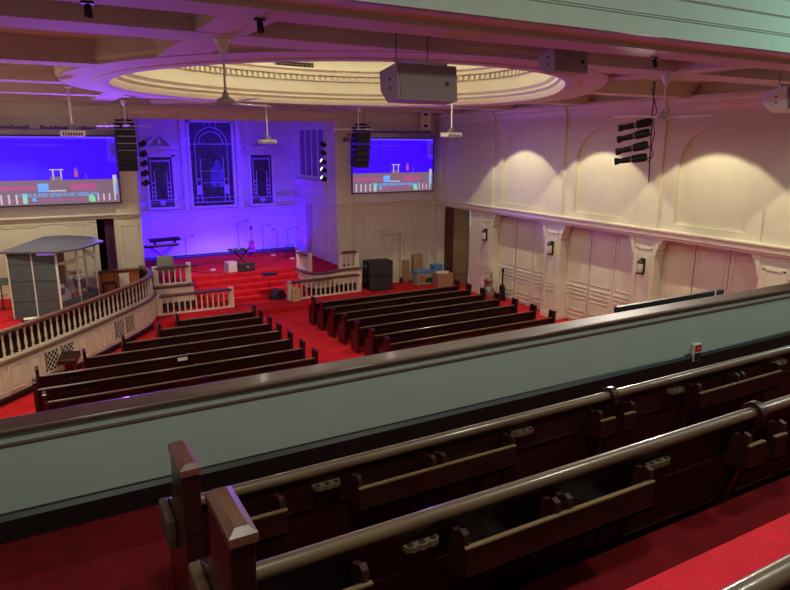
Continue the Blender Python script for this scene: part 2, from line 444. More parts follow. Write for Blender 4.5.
# narrow key drops above the arches
# folding partitions between the pilasters
plabels = ['folding partition of pale panels between the first two sconces from the open doorway',
           'folding partition of pale panels between the second and third sconces from the open doorway',
           'folding partition of pale panels nearest the gallery, with a dark gap between two leaves']
for i in range(3):
    y1, y0 = PIL[i][0], PIL[i + 1][1]
    t = thing('folding_partition', plabels[i], 'partition', (XP, (y0 + y1) / 2, 0))
    L = y1 - y0; n = 3; w = L / n
    for k in range(n):
        a = -L / 2 + k * w + .012; b = -L / 2 + (k + 1) * w - .012
        lf = MB().box(0, .05, a, b, .02, 3.38).build('leaf', M['trim'], t)
        m = MB()
        for za, zb in ((1.42, 3.2), (.42, .88), (.1, .3)):
            m.box(-.018, 0, a + .1, a + .13, za, zb).box(-.018, 0, b - .13, b - .1, za, zb).box(-.018, 0, a + .1, b - .1, zb - .03, zb).box(-.018, 0, a + .1, b - .1, za, za + .03)
        for z in (1.0, 1.13, 1.26): m.box(-.03, 0, a + .09, b - .09, z, z + .04)
        m.build('moulding', M['trim'], lf)
        if k == 1:
            MB().box(.0, .06, b, b + .024, .02, 3.38).build('dark_gap_strip', M['base'], t)  # dark strip painted in for the open gap between two leaves
struct(MB().box(XP + .06, XP + .2, 3, PIL[0][0], 0, 3.4).build('wall_right_lower', M['wall']))
# sconces
slab = ['black wall sconce with frosted shade on the pilaster beside the open doorway', 'black wall sconce with frosted shade on the second pilaster from the doorway', 'black wall sconce with frosted shade on the pilaster nearest the gallery']
def sconce(y, lab):
    t = thing('wall_sconce', lab, 'sconce', (XR, y, 2.25), 0, 'wall sconces on the pilasters')
    MB().box(-.03, 0, -.09, .09, .0, .48).build('backplate', M['black'], t, bevel=.01)
    MB().lathe([(.075, 0), (.085, .02), (.085, .26), (.075, .28)], (-.11, 0, .06), 12).build('shade', M['milk'], t, smooth=True)
    m = MB().lathe([(.02, 0), (.095, .03), (.095, .06), (.02, .07)], (-.11, 0, 0), 12)
    m.lathe([(.095, 0), (.1, .03), (.06, .08), (.03, .13)], (-.11, 0, .34), 12)
    m.box(-.1, 0, -.02, .02, .4, .44)
    m.build('cap', M['black'], t, smooth=True)
for y, l in zip((20.4, 16.62, 12.75), slab): sconce(y, l)
# open doorway at the far end of the right wall
yd0, yd1 = PIL[0][1], YS - .1
trim(MB().box(XR, XR + .5, 24.0, YS, 0, 3.4), M['trim'])
trim(MB().box(XR + .0, XR + .04, yd0, yd0 + .78, 0, 3.4).box(XR - .015, XR, yd0 + .1, yd0 + .45, .5, .54).box(XR - .015, XR, yd0 + .1, yd0 + .45, 1.0, 1.04).box(XR - .015, XR, yd0 + .1, yd0 + .45, 1.15, 1.19).box(XR - .015, XR, yd0 + .1, yd0 + .45, 1.3, 1.34), M['trim'])
struct(MB().box(XR, XR + 3.2, 20.3, 25.2, -.2, -.005).build('floor_lobby', mat('lobby_floor', (150, 190, 205), .35, var=.08)))
struct(MB().box(XR + 3.0, XR + 3.2, 20.3, 25.2, 0, 3.6).build('wall_lobby', M['olive']))
struct(MB().box(XR + .3, XR + 3.1, 25.1, 25.2, 0, 3.6).build('wall_lobby_side', M['olive']))
struct(MB().box(XR + .3, XR + 3.1, 20.3, 25.2, 3.45, 3.6).build('ceiling_lobby', M['wall']))
w = MB().box(-.8, .8, -.02, 0, 0, .7)
wo = struct(w.build('window_4', M['blueglow'])); wo.location = (17.6, 25.08, 2.25)
f = MB()
for x in (-.85, .8): f.box(x, x + .05, -.06, 0, -.05, .75)
f.box(-.85, .85, -.06, 0, -.05, 0).box(-.85, .85, -.06, 0, .7, .75)
f.build('window_frame', M['trim'], wo)
def leaf_door(name, lab, y, wd, m, x, rz):
    t = thing(name, lab, 'door', (x, y, 0), rz)
    MB().box(0, wd, -.025, .025, .02, 3.3).build('leaf', M[m], t)
    for s in (-1, 1):
        d = MB()
        for z in (.45, 1.0, 1.14, 1.28): d.box(.1, wd - .1, s * .025, s * .05, z, z + .045)
        d.box(.1, .13, s * .025, s * .045, 1.45, 3.1).box(wd - .13, wd - .1, s * .025, s * .045, 1.45, 3.1)
        d.box(.1, wd - .1, s * .025, s * .045, 3.07, 3.1).box(.1, .13, s * .025, s * .045, .45, 1.45)
        d.build('moulding', M[m], t)
leaf_door('folding_door_leaf', 'dark red-brown door leaf folded open at the far end of the side wall', 24.1, .82, 'maroon', XR + .45, math.radians(-88))
leaf_door('folding_door_leaf', 'olive door leaf standing open in the far doorway, three mouldings across it', 23.25, .92, 'olive', XR + .4, math.radians(-80))

# ---------------- left wall (never in view but closes the room)
struct(MB().box(XL - .2, XL, 3, YS + .2, 0, ZC).build('wall_left', M['wall']))
trim(MB().prism([(XL, 6.85), (XL + .03, 6.85), (XL + .1, 7.0), (XL + .19, 7.16), (XL + .2, 7.26), (XL, 7.26)], 'y', 3.0, YS), M['trim'])

# ---------------- end wall with the chancel opening
def rect_wall(mb, x0, x1, z0, z1, holes, y0=YS, y1=YS + .25):
    xs = sorted({x0, x1} | {h[0] for h in holes} | {h[1] for h in holes}); zs = sorted({z0, z1} | {h[2] for h in holes} | {h[3] for h in holes})
    for a, b in zip(xs, xs[1:]):
        for c, d in zip(zs, zs[1:]):
            mx, mz = (a + b) / 2, (c + d) / 2
            if not any(h[0] < mx < h[1] and h[2] < mz < h[3] for h in holes): mb.box(a, b, y0, y1, c, d)
wb = MB()
rect_wall(wb, XL, XP + .3, 0, ZC, [(AX0, AX1, -1, 6.82), (1.72, 2.28, .95, 3.45), (.3, .62, .95, 2.95), (12.88, 13.8, .0, 2.2)])
struct(wb.build('wall_back', M['wall']))
struct(MB().box(12.8, 13.9, YS + .25, YS + .3, 0, 2.3).build('door_1_backing', M['wall']))
# pilasters flanking the opening
for a, b in ((2.36, AX0 - .0), (AX1 + .0, 11.42)):
    m = MB().box(a, b, YS - .14, YS, .95 if a < 5 else 0, ZC - .3)
    m.box(a + .1, a + .14, YS - .16, YS - .14, 1.2, 3.2).box(b - .14, b - .1, YS - .16, YS - .14, 1.2, 3.2).box(a + .1, b - .1, YS - .16, YS - .14, 3.16, 3.2)
    trim(m, M['wall'])
# dado mouldings (cornice runs at 3.55) and crown on the end wall
for a, b, pj in ((XL, 2.36, 0), (2.34, AX0 + .02, .14), (AX1 - .02, 11.44, .14), (11.42, XR, 0)):
    trim(MB().prism([(YS - pj, 3.44), (YS - .04 - pj, 3.44), (YS - .06 - pj, 3.52), (YS - .12 - pj, 3.56), (YS - .12 - pj, 3.6), (YS - pj, 3.62)], 'x', a, b), M['trim'])
trim(MB().prism([(YS, 6.85), (YS - .03, 6.85), (YS - .1, 7.0), (YS - .12, 7.1), (YS - .19, 7.16), (YS - .2, 7.26), (YS, 7.26)], 'x', XL, XR), M['trim'])
# vertical panelling under the dado
pm = MB()
def vpanel(a, b, z0, z1):
    pm.box(a, a + .035, YS - .02, YS, z0, z1).box(b - .035, b, YS - .02, YS, z0, z1).box(a, b, YS - .02, YS, z1 - .035, z1).box(a, b, YS - .02, YS, z0, z0 + .035)
for a in (-1.68, -1.1, -.52): vpanel(a, a + .48, 1.1, 3.3)
vpanel(.75, 1.15, 1.1, 3.3); vpanel(1.22, 1.62, 1.1, 3.3)
for a, b in ((11.55, 11.95), (12.03, 12.42), (12.46, 12.76), (13.95, 14.35), (14.43, 14.83), (14.91, 15.31)):
    vpanel(a, b, 1.1, 3.25); vpanel(a, b, .18, .8)
    pm.box(a, b, YS - .03, YS, .93, .97)
pm.box(11.42, XR, YS - .02, YS, 3.3, 3.34).box(XL, 1.7, YS - .02, YS, 3.34, 3.38)
trim(pm, M['trim'])
# panelled door with casing
d1 = MB().box(12.9, 13.78, YS + .05, YS + .1, .01, 2.18)
for z0, z1 in ((.15, .75), (.85, 1.0), (1.1, 2.05)):
    for a, b in ((13.0, 13.3), (13.38, 13.68)):
        d1.box(a, b, YS + .035, YS + .05, z0, z0 + .03).box(a, b, YS + .035, YS + .05, z1 - .03, z1).box(a, a + .03, YS + .035, YS + .05, z0, z1).box(b - .03, b, YS + .035, YS + .05, z0, z1)
d1o = struct(d1.build('door_1', M['wall']))
MB().lathe([(.01, 0), (.03, .02), (.03, .05), (.01, .06)], (0, 0, 0), 10, T=TR((13.7, YS + .05, 1.0)) @ RX(PI / 2)).build('door_knob', M['brass'], d1o, smooth=True)
trim(MB().box(12.76, 12.9, YS - .05, YS + .02, 0, 2.2).box(13.78, 13.92, YS - .05, YS + .02, 0, 2.2).box(12.72, 13.96, YS - .06, YS + .02, 2.2, 2.36).box(12.68, 14.0, YS - .1, YS + .02, 2.36, 2.42), M['trim'])
# dark doorway with a plum curtain, and a maroon door
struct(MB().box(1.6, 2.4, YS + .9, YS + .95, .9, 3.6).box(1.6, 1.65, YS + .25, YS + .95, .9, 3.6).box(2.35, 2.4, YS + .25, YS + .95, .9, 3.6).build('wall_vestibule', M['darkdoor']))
cu = MB(); n = 18; pts = [(1.98 + .32 * i / n, YS + .2 + .03 * math.sin(i * 1.9)) for i in range(n + 1)]
cu.sweep(pts, [(-.008, .96), (.008, .96), (.008, 3.4), (-.008, 3.4)])
tag(cu.build('doorway_curtain', M['purple']), 'plum curtain half drawn in the tall dark doorway beside the chancel opening', 'curtain')
d2 = MB().box(.31, .61, YS + .02, YS + .07, .96, 2.94)
d2.box(.36, .56, YS + .005, YS + .02, 1.1, 1.13).box(.36, .56, YS + .005, YS + .02, 2.75, 2.78).box(.36, .39, YS + .005, YS + .02, 1.1, 2.78).box(.53, .56, YS + .005, YS + .02, 1.1, 2.78)
struct(d2.build('door_2', M['maroon']))

# ---------------- apse
struct(MB().box(AX0 - .3, AX1 + .3, YA, YA + .2, 0, 7.3).build('wall_apse', M['wall']))
struct(MB().box(AX0 - .2, AX0, YS + .25, YA, 0, 7.3).build('wall_apse_left', M['wall']))
struct(MB().box(AX1, AX1 + .2, YS + .25, YA, 0, 7.3).build('wall_apse_right', M['wall']))
struct(MB().box(AX0 - .2, AX1 + .2, YS + .25, YA + .2, 7.1, 7.3).build('ceiling_apse', M['ceil']))
# chair rail, sill line and wainscot
def rail_prof(y, z): return [(y, z), (y - .06, z), (y - .13, z + .05), (y - .13, z + .1), (y, z + .11)]
for a, b in ((AX0, 4.05), (5.4, 5.85), (7.98, 8.45), (9.8, AX1)): trim(MB().prism(rail_prof(YA, 3.5), 'x', a, b), M['trim'])
trim(MB().prism(rail_prof(YA, 3.06), 'x', AX0, AX1), M['trim'])
trim(MB().prism([(AX1, 3.5), (AX1 - .04, 3.5), (AX1 - .07, 3.55), (AX1 - .07, 3.6), (AX1, 3.62)], 'y', YS + .25, YA), M['trim'])
wp = MB()
xs = [3.3, 4.1, 5.35, 5.9, 7.95, 8.45, 9.8, 10.6]
for a, b in zip(xs, xs[1:]):
    a += .06; b -= .06
    wp.box(a, b, YA - .02, YA, 2.84, 2.88).box(a, b, YA - .02, YA, 1.3, 1.34).box(a, a + .04, YA - .02, YA, 1.3, 2.88).box(b - .04, b, YA - .02, YA, 1.3, 2.88)
wp.box(AX0, AX1, YA - .035, YA, 1.05, 1.22)
for k in range(4):
    y0 = 25.0 + k * 1.0
    wp.box(AX1 - .02, AX1, y0, y0 + .04, 1.3, 3.3).box(AX1 - .02, AX1, y0 + .8, y0 + .84, 1.3, 3.3).box(AX1 - .02, AX1, y0, y0 + .84, 3.26, 3.3).box(AX1 - .02, AX1, y0, y0 + .84, 1.3, 1.34)
trim(wp, M['trim'])
# pilaster strips beside the windows
ps = MB()
for a, b in ((5.62, 5.85), (7.98, 8.22)): ps.box(a, b, YA - .14, YA, 3.16, 7.0)
trim(ps, M['trim'])
# stained glass windows
def window(k, x0, x1, z0, z1, arched):
    g = struct(MB().box(x0, x1, YA - .015, YA, z0, z1).build('window_%d' % k, M['stained']))
    f = MB(); w = .13
    f.box(x0 - w, x0, YA - .07, YA, z0 - .12, z1 + .1).box(x1, x1 + w, YA - .07, YA, z0 - .12, z1 + .1).box(x0 - w, x1 + w, YA - .07, YA, z1, z1 + .1).box(x0 - w, x1 + w, YA - .1, YA, z0 - .12, z0)
    f.build('window_frame', M['trim'], g)
    t = MB(); yy = YA - .02
    def bar(p, q, r=.019): t.tube([(p[0], yy, p[1]), (q[0], yy, q[1])], r, 4)
    W, xc = x1 - x0, (x0 + x1) / 2
    if arched:
        R = W / 2 - .2; zs = z1 - .2 - R
        for rr in (R, R - .17):
            t.tube([(xc + rr * math.cos(PI * i / 20), yy, zs + rr * math.sin(PI * i / 20)) for i in range(21)], .018, 4)
        for s in (-1, 1):
            bar((xc + s * R, zs), (xc + s * R, z0 + .15)); bar((xc + s * (R - .2), zs - .6), (xc + s * (R - .2), z0 + .15))
            for z in (z0 + .35, z0 + .75, z0 + 1.15): bar((xc + s * R, z), (xc + s * (R - .2), z))
            t.box(xc + s * (R - .1) - .09, xc + s * (R - .1) + .09, yy - .01, yy, z0 + .5, z0 + .9)
        bar((x0, zs), (x1, zs)); bar((x0, z0 + .15), (x1, z0 + .15)); bar((x0, z0 + .35), (x1, z0 + .35), .012)
        bar((xc, zs + R), (xc, z1)); bar((xc - .25, zs + R), (xc - .25, z1), .012); bar((xc + .25, zs + R), (xc + .25, z1), .012)
        for z in (z0 + 1.0, z0 + 1.5): bar((xc - R + .2, z), (xc + R - .2, z), .01)
        f = MB().prism([(xc + a, z0 + .8 + b) for a, b in ((-.1, 0), (.5, 0), (.52, .35), (.44, .75), (.4, 1.0), (.34, 1.14), (.22, 1.2), (.12, 1.12), (.1, .95), (-.02, .8), (-.08, .5))], 'y', yy + .002, yy + .006)
        f.build('robed_shape', M['robe'], g)
    else:
        bar((x0, z0 + .3), (x1, z0 + .3)); bar((x0 + .1, z1 - .16), (x1 - .1, z1 - .16), .03)
        for s in (-1, 1):
            bar((xc + s * (W / 2 - .1), z0 + .3), (xc + s * (W / 2 - .1), z1 - .1), .02)
            bar((xc + s * (W / 2 - .24), z0 + .3), (xc + s * (W / 2 - .24), z0 + 1.5), .02)
            for z in (.45, .62, .8, 1.0): t.box(xc + s * (W / 2 - .17) - .07, xc + s * (W / 2 - .17) + .07, yy - .01, yy, z0 + z, z0 + z + .06)
        for i in range(5): bar((x0, z0 + .06 + i * .055), (x1, z0 + .06 + i * .055), .008)
        t.lathe([(.12, 0), (.12, .02)], (0, 0, 0), 12, T=TR((xc, yy, z0 + .18)) @ RX(PI / 2))
    t.build('tracery', M['lead'], g)
    return g
window(1, 4.24, 5.22, 3.32, 5.42, False)
window(2, 6.02, 7.82, 3.3, 6.86, True)
window(3, 8.66, 9.62, 3.3, 5.48, False)
# broken pediments with urns over the side windows
for xc in (4.73, 9.14):
    m = MB().box(xc - .7, xc + .7, YA - .2, YA, 5.52, 5.58).box(xc - .64, xc + .64, YA - .12, YA, 5.58, 5.76).box(xc - .76, xc + .76, YA - .34, YA, 5.76, 5.86)
    for s in (-1, 1):
        q = [(xc + s * .76, 5.86), (xc + s * .62, 5.92), (xc + s * .45, 6.02), (xc + s * .3, 6.18), (xc + s * .2, 6.24), (xc + s * .14, 6.2), (xc + s * .16, 6.12), (xc + s * .26, 6.06), (xc + s * .4, 5.9), (xc + s * .5, 5.86)]
        m.prism(q, 'y', YA - .26, YA)
        m.lathe([(0, -.05), (.07, -.04), (.07, .04), (0, .05)], (0, 0, 0), 10, T=TR((xc + s * .19, YA - .27, 6.2)) @ RX(PI / 2), caps=False)
    m.lathe([(.08, 0), (.03, .04), (.1, .16), (.1, .24), (.03, .32), (.02, .38)], (xc, YA - .15, 5.86), 10)
    trim(m, M['trim'])
# organ grille and shelf on the chancel's side wall
g = thing('organ_grille', 'tall purple-lit organ grille with slender mullions on the side wall of the chancel', 'organ grille', (AX1, 26.7, 4.62))
MB().box(-.03, 0, -1.42, 1.45, 0, 1.95).build('panel', mat('grille_cloth', (120, 110, 130), .9, var=.05), g)
for y in (-1.42, -.72, -.02, .68, 1.4): MB().box(-.07, -.03, y - .025, y + .025, 0, 1.95).build('mullion', M['trim'], g)
MB().box(-.08, 0, -1.5, 1.53, 1.95, 2.05).box(-.08, 0, -1.5, 1.53, -.1, 0).box(-.08, 0, -1.5, -1.44, 0, 1.95).box(-.08, 0, 1.47, 1.53, 0, 1.95).build('frame', M['trim'], g)
trim(MB().prism([(AX1, 4.1), (AX1 - .12, 4.22), (AX1 - .22, 4.36), (AX1 - .26, 4.44), (AX1, 4.46)], 'y', 25.0, 28.5), M['trim'])
for y in (25.2, 28.2): trim(MB().prism([(AX1, 3.85), (AX1 - .08, 3.95), (AX1 - .12, 4.25), (AX1, 4.25)], 'y', y, y + .1), M['trim'])
struct(MB().box(AX1 - .03, AX1, 26.9, 27.55, 1.05, 3.35).box(AX1 - .05, AX1 - .03, 26.9, 26.96, 1.05, 3.35).box(AX1 - .05, AX1 - .03, 27.49, 27.55, 1.05, 3.35).build('door_3', mat('pink_door', (196, 150, 150), .6)))

# ---------------- ceiling: coffers, beams, ring and dome
DC = (6.87, 14.18); R0, R1 = 5.38, 6.34; ZB = 7.2
def oval(a):
    return (5.38 - .047 * math.cos(a) + .093 * math.sin(a) - .038 * math.cos(2 * a) + .41 * math.sin(2 * a) + .032 * math.cos(3 * a) + .215 * math.sin(3 * a)) / 5.38
def ovalize(mb):
    for i, (x, y, z) in enumerate(mb.v):
        dx, dy = x - DC[0], y - DC[1]; k = oval(math.atan2(dy, dx)); mb.v[i] = (DC[0] + dx * k, DC[1] + dy * k, z)
    return mb
def star(mb, r, x0, x1, y0, y1, z, n=96):
    vs = []
    for i in range(n):
        a = 2 * PI * i / n; c, s = math.cos(a), math.sin(a)
        k = min(((x1 - DC[0]) if c > 0 else (x0 - DC[0])) / c if abs(c) > 1e-9 else 1e9, ((y1 - DC[1]) if s > 0 else (y0 - DC[1])) / s if abs(s) > 1e-9 else 1e9)
        vs += [(DC[0] + r * c * oval(a), DC[1] + r * s * oval(a), z), (DC[0] + k * c, DC[1] + k * s, z)]
    mb.add(vs, [(2 * i, 2 * i + 1, 2 * ((i + 1) % n) + 1, 2 * ((i + 1) % n)) for i in range(n)])
    cs = [math.atan2(y - DC[1], x - DC[0]) % (2 * PI) for x, y in ((x1, y1), (x0, y1), (x0, y0), (x1, y0))]
    for (x, y), a in zip(((x1, y1), (x0, y1), (x0, y0), (x1, y0)), cs):
        i = int(a / (2 * PI / n)) % n
        mb.add([vs[2 * i + 1], vs[2 * ((i + 1) % n) + 1], (x, y, z)], [(0, 1, 2)])
ce = MB(); star(ce, R1 - .02, XL, XR, 6.2, YS, ZC)
struct(ce.build('ceiling', M['ceil']))
ring = MB().lathe([(R1, ZC), (R1, ZB + .1), (R1 - .05, ZB + .06), (R1 - .05, ZB), (R0 + .32, ZB), (R0 + .3, ZB - .02), (R0 + .06, ZB - .02), (R0, ZB), (R0, ZB + .03)], (DC[0], DC[1], -.006), 96, caps=False)
ovalize(ring)
trim(ring, M['ceil'], smooth=True)
dome = [(R0, ZB + .02), (R0 - .06, ZB + .1), (R0 - .06, ZB + .14), (R0 - .14, ZB + .2), (R0 - .14, ZB + .26), (R0 - .22, ZB + .33), (R0 - .22, ZB + .38), (R0 - .22, ZB + .66), (R0 - .28, ZB + .68),
        (R0 - .28, ZB + .8), (R0 - .44, ZB + .83), (R0 - .46, ZB + .92), (R0 - .56, ZB + .97), (R0 - .56, ZB + 1.02), (R0 - .3, ZB + 1.06), (R0 - .3, ZB + 1.2), (R0 - .5, ZB + 1.5), (R0 - 1.0, ZB + 1.75), (R0 - 1.9, ZB + 1.95), (.05, ZB + 2.05)]
struct(ovalize(MB().lathe(dome, (DC[0], DC[1], 0), 96, caps=False)).build('ceiling_dome', M['dome'], smooth=True))
dn = MB()
for i in range(170):
    a = 2 * PI * i / 170
    dn.box(-.05, .05, -.05, .05, -.06, .06, T=TR((DC[0] + (R0 - .32) * math.cos(a), DC[1] + (R0 - .32) * math.sin(a), ZB + .74)) @ RZ(a))
trim(ovalize(dn), M['dome'])
cr = MB()
for i in range(16):
    a = math.radians(80 + i * .9)
    cr.lathe([(.0, 0), (.05, .02), (.02, .07), (.05, .1), (0, .16)], (DC[0] + (R0 - .46) * math.cos(a), DC[1] + (R0 - .46) * math.sin(a), ZB + 1.03), 6, caps=False)
trim(ovalize(cr), M['vent'])
# beams
YB = [(7.7, 8.42), (11.55, 12.1), (15.2, 15.8), (18.85, 19.45)]
def beam(x0, x1, y0, y1, along):
    m = MB().box(x0, x1, y0, y1, ZB + (.005 if along == 'y' else 0), ZC - .002)
    e = .06
    if along == 'x': m.box(x0, x1, y0 - e, y0, ZB + .16, ZB + .24).box(x0, x1, y1, y1 + e, ZB + .16, ZB + .24).box(x0, x1, y0 - 2 * e, y1 + 2 * e, ZB + .24, ZC - .003)
    else: m.box(x0 - e, x0, y0, y1, ZB + .163, ZB + .243).box(x1, x1 + e, y0, y1, ZB + .163, ZB + .243).box(x0 - 2 * e, x1 + 2 * e, y0, y1, ZB + .243, ZC - .004)
    trim(m, M['ceil'])
import math as _m
for i, (a, b) in enumerate(YB):
    if i == 0: beam(XL, XR, a, b, 'x'); continue
    dy = min(abs(a - DC[1]), abs(b - DC[1])) if not (a < DC[1] < b) else 0
    ym = (a + b) / 2
    def edge(s):
        x = DC[0]
        for _ in range(400):
            x += s * .02; t_ = math.atan2(ym - DC[1], x - DC[0])
            if math.hypot(x - DC[0], ym - DC[1]) > (R1 - .3) * oval(t_): break
        return x
    beam(XL, edge(-1), a, b, 'x'); beam(edge(1), XR, a, b, 'x')
beam(XL, XR, 22.0, 22.6, 'x')
for a, b in ((1.74, 2.32), (9.72, 10.3)):
    ym = DC[1] - math.sqrt(R1 ** 2 - max(abs(a - DC[0]), abs(b - DC[0])) ** 2) + .12
    beam(a, b, 6.2, ym + .2, 'y'); beam(a, b, 2 * DC[1] - ym - .2, YS, 'y')

# ---------------- gallery: tiers, parapet, the beam overhead
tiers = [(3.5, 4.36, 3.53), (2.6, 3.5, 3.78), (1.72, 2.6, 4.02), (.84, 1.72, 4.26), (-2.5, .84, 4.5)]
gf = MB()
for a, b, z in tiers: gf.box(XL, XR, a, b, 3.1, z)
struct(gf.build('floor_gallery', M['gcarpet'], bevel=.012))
struct(MB().box(XL, XR, 4.36, 4.48, 3.0, 4.257).build('wall_parapet', M['sage']))
trim(MB().box(XL, XR, 4.325, 4.36, 3.53, 3.68).prism([(4.325, 3.68), (4.36, 3.68), (4.36, 3.72), (4.345, 3.71)], 'x', XL, XR), M['base'])
trim(MB().prism([(4.36, 4.163), (4.346, 4.166), (4.343, 4.173), (4.346, 4.18), (4.36, 4.183)], 'x', XL, XR), M['stripe'])
trim(MB().prism([(4.36, 4.244), (4.34, 4.247), (4.335, 4.258), (4.36, 4.258)], 'x', XL, XR), M['stripe'])
trim(MB().prism([(4.325, 4.257), (4.316, 4.262), (4.314, 4.28), (4.32, 4.289), (4.332, 4.292), (4.51, 4.292), (4.524, 4.289), (4.528, 4.28), (4.526, 4.262), (4.51, 4.257)], 'x', XL, XR), M['prail'])
trim(MB().prism([(5.4, 7.2), (5.85, 7.2), (5.85, 7.15), (6.38, 7.15), (6.42, 7.2), (6.42, 7.56), (5.4, 7.56)], 'x', XL, XR), M['ceil'])
trim(MB().prism([(5.36, 7.2), (5.42, 7.2), (5.42, 8.4), (5.2, 8.4), (5.2, 8.1), (5.24, 8.05), (5.24, 7.84), (5.28, 7.82), (5.3, 7.8), (5.3, 7.62), (5.33, 7.6), (5.33, 7.42), (5.35, 7.415), (5.35, 7.4), (5.37, 7.395), (5.36, 7.39)], 'x', XL, XR), M['fascia'])
struct(MB().box(XL, XR, -2.5, 5.3, 8.4, 8.5).build('ceiling_gallery', M['fascia']))

# ================================================================== PEWS
def endpanel(x, w=.07):
    prof = [(-.07, 0), (.42, 0), (.42, .5), (.4, .58), (.32, .62), (.2, .68), (.15, .78), (.14, .94), (-.115, .94), (-.1, .7)]
    return MB().prism(prof, 'x', x - w / 2, x + w / 2)
def capmesh(x, w=.08):
    m = MB(); y0, y1, z0, z1 = -.125, .145, .94, .985
    c = .022
    vs = [(x-w/2,y0,z0),(x+w/2,y0,z0),(x+w/2,y1,z0),(x-w/2,y1,z0),(x-w/2,y0,z0+.028),(x+w/2,y0,z0+.028),(x+w/2,y1,z0+.028),(x-w/2,y1,z0+.028),
          (x-w/2+c,y0+c,z1),(x+w/2-c,y0+c,z1),(x+w/2-c,y1-c,z1),(x-w/2+c,y1-c,z1)]
    return m.add(vs, [(0,3,2,1),(0,1,5,4),(1,2,6,5),(2,3,7,6),(3,0,4,7),(4,5,9,8),(5,6,10,9),(6,7,11,10),(7,4,8,11),(8,9,10,11)])
def slope(y): return y
BACK = [(.0, .74), (.03, .76), (.05, .74), (.1, .44), (.135, .2), (.1, .2), (.06, .44)]
def backpanel(x0, x1): return MB().prism([(-.012, .75), (.014, .75), (.14, .2), (.114, .2)], 'x', x0, x1)
def yb(z): return -.012 + (.75 - z) / .55 * .126      # back face of the leaning backrest
def rackmesh(x0, x1):
    m = MB().box(x0, x1, -.092, -.078, .53, .65)                            # front board
    m.box(x0, x1, -.092, yb(.53) + .015, .53, .542)                         # bottom
    return m
def brk(x):
    return MB().prism([(.02, .54), (-.075, .54), (-.075, .65), (-.085, .67), (-.08, .7), (-.055, .71), (-.03, .69), (0, .69)], 'x', x - .012, x + .012)
def cupholder(x):
    z = .685; y = yb(z); m = MB()
    # shaped block with three drilled holes, read as a plate with three rings
    n = 10; W = .07
    top = [(-W, 0), (-W * .9, -.03), (-W * .55, -.042), (-W * .3, -.036), (0, -.044), (W * .3, -.036), (W * .55, -.042), (W * .9, -.03), (W, 0)]
    m.prism([(x + a, y + b) for a, b in top], 'z', z - .02, z)
    m.mi = 1
    for dx in (-.046, 0, .046): m.lathe([(.0, 0), (.012, 0), (.012, .002), (0, .002)], (x + dx, y - .022, z), 10, caps=False)
    return m
def make_pew(name, label, L, group, detail, cushion, supports, racks, cups, loc, endmat='wood', backlift=0):
    t = thing(name, label, 'pew', loc, 0, group)
    MB().box(.04, L - .04, .1, .38, .36, .41).build('seat', M['wood'], t, bevel=.01 if detail else 0)
    MB().box(.06, L - .06, .32, .35, .05, .36).build('front_rail', M['wood'], t)
    if cushion: MB().box(.06, L - .06, .1, .39, .41, .475).build('cushion', M['cushion'], t, bevel=.02, seg=3)
    b = backpanel(.035, L - .035).build('backrest', M['wood_b'], t)
    if detail:
        m = MB(); xs = [.04] + list(supports) + [L - .04]
        for a, c in zip(xs, xs[1:]):
            nn = max(1, round((c - a) / .82)); w = (c - a) / nn
            for k in range(nn):
                p, q = a + k * w + .07, a + (k + 1) * w - .07
                for za, zb in ((.26, .56),):
                    for (x0, x1, z0, z1) in ((p, q, zb - .015, zb), (p, q, za, za + .015), (p, p + .015, za, zb), (q - .015, q, za, zb)):
                        m.add([(x0, yb(z0) - .008, z0), (x1, yb(z0) - .008, z0), (x1, yb(z1) - .008, z1), (x0, yb(z1) - .008, z1),
                               (x0, yb(z0), z0), (x1, yb(z0), z0), (x1, yb(z1), z1), (x0, yb(z1), z1)], [(0,1,2,3),(0,1,5,4),(1,2,6,5),(2,3,7,6),(3,0,4,7)])
        m.build('panel_moulding', M['wood_b'], b)
    r = .0275 if detail else .026
    MB().tube([(.03, -.0, .755), (L * .33, 0, .755), (L * .66, 0, .755), (L - .03, 0, .755)], r, 14 if detail else 8).build('top_rail', M['rail'], t, smooth=True)
    for x in (0, L):
        e = endpanel(x).build('end_panel', M[endmat], t, bevel=.006 if detail else 0)
        capmesh(x).build('cap', M['cap'] if detail else M['wood'], e)
    for x in supports:
        n = 14
        prof = [(.0 + .055 * math.cos(a), .75 + .055 * math.sin(a)) for a in [PI * 1.15 - PI * 1.1 * i / n for i in range(n + 1)]]
        prof += [(.07, .62), (.12, .45), (.34, .36), (.34, .31), (.2, .3), (.17, .06), (.2, 0), (.06, 0), (.1, .1), (.075, .3)]
        s = MB().prism(prof, 'x', x - .024, x + .024).build('support', M['wood'], t, bevel=.004 if detail else 0)
        if detail: MB().box(x - .06, x + .06, .0, .24, .0, .012).build('foot_plate', M['gold'], s)
    for rk in racks:
        x0, x1, br = rk
        ro = rackmesh(x0, x1).build('book_rack', M['wood'], t)
        if detail:
            MB().box(x0, x1, -.094, -.076, .65, .657).build('rack_lip', M['edge'], ro)
            for x in br: brk(x).build('bracket', M['wood_b'], ro)
    for x in cups:
        cupholder(x).build('cup_holder', [M['cupwood'], M['black']], t)
    return t
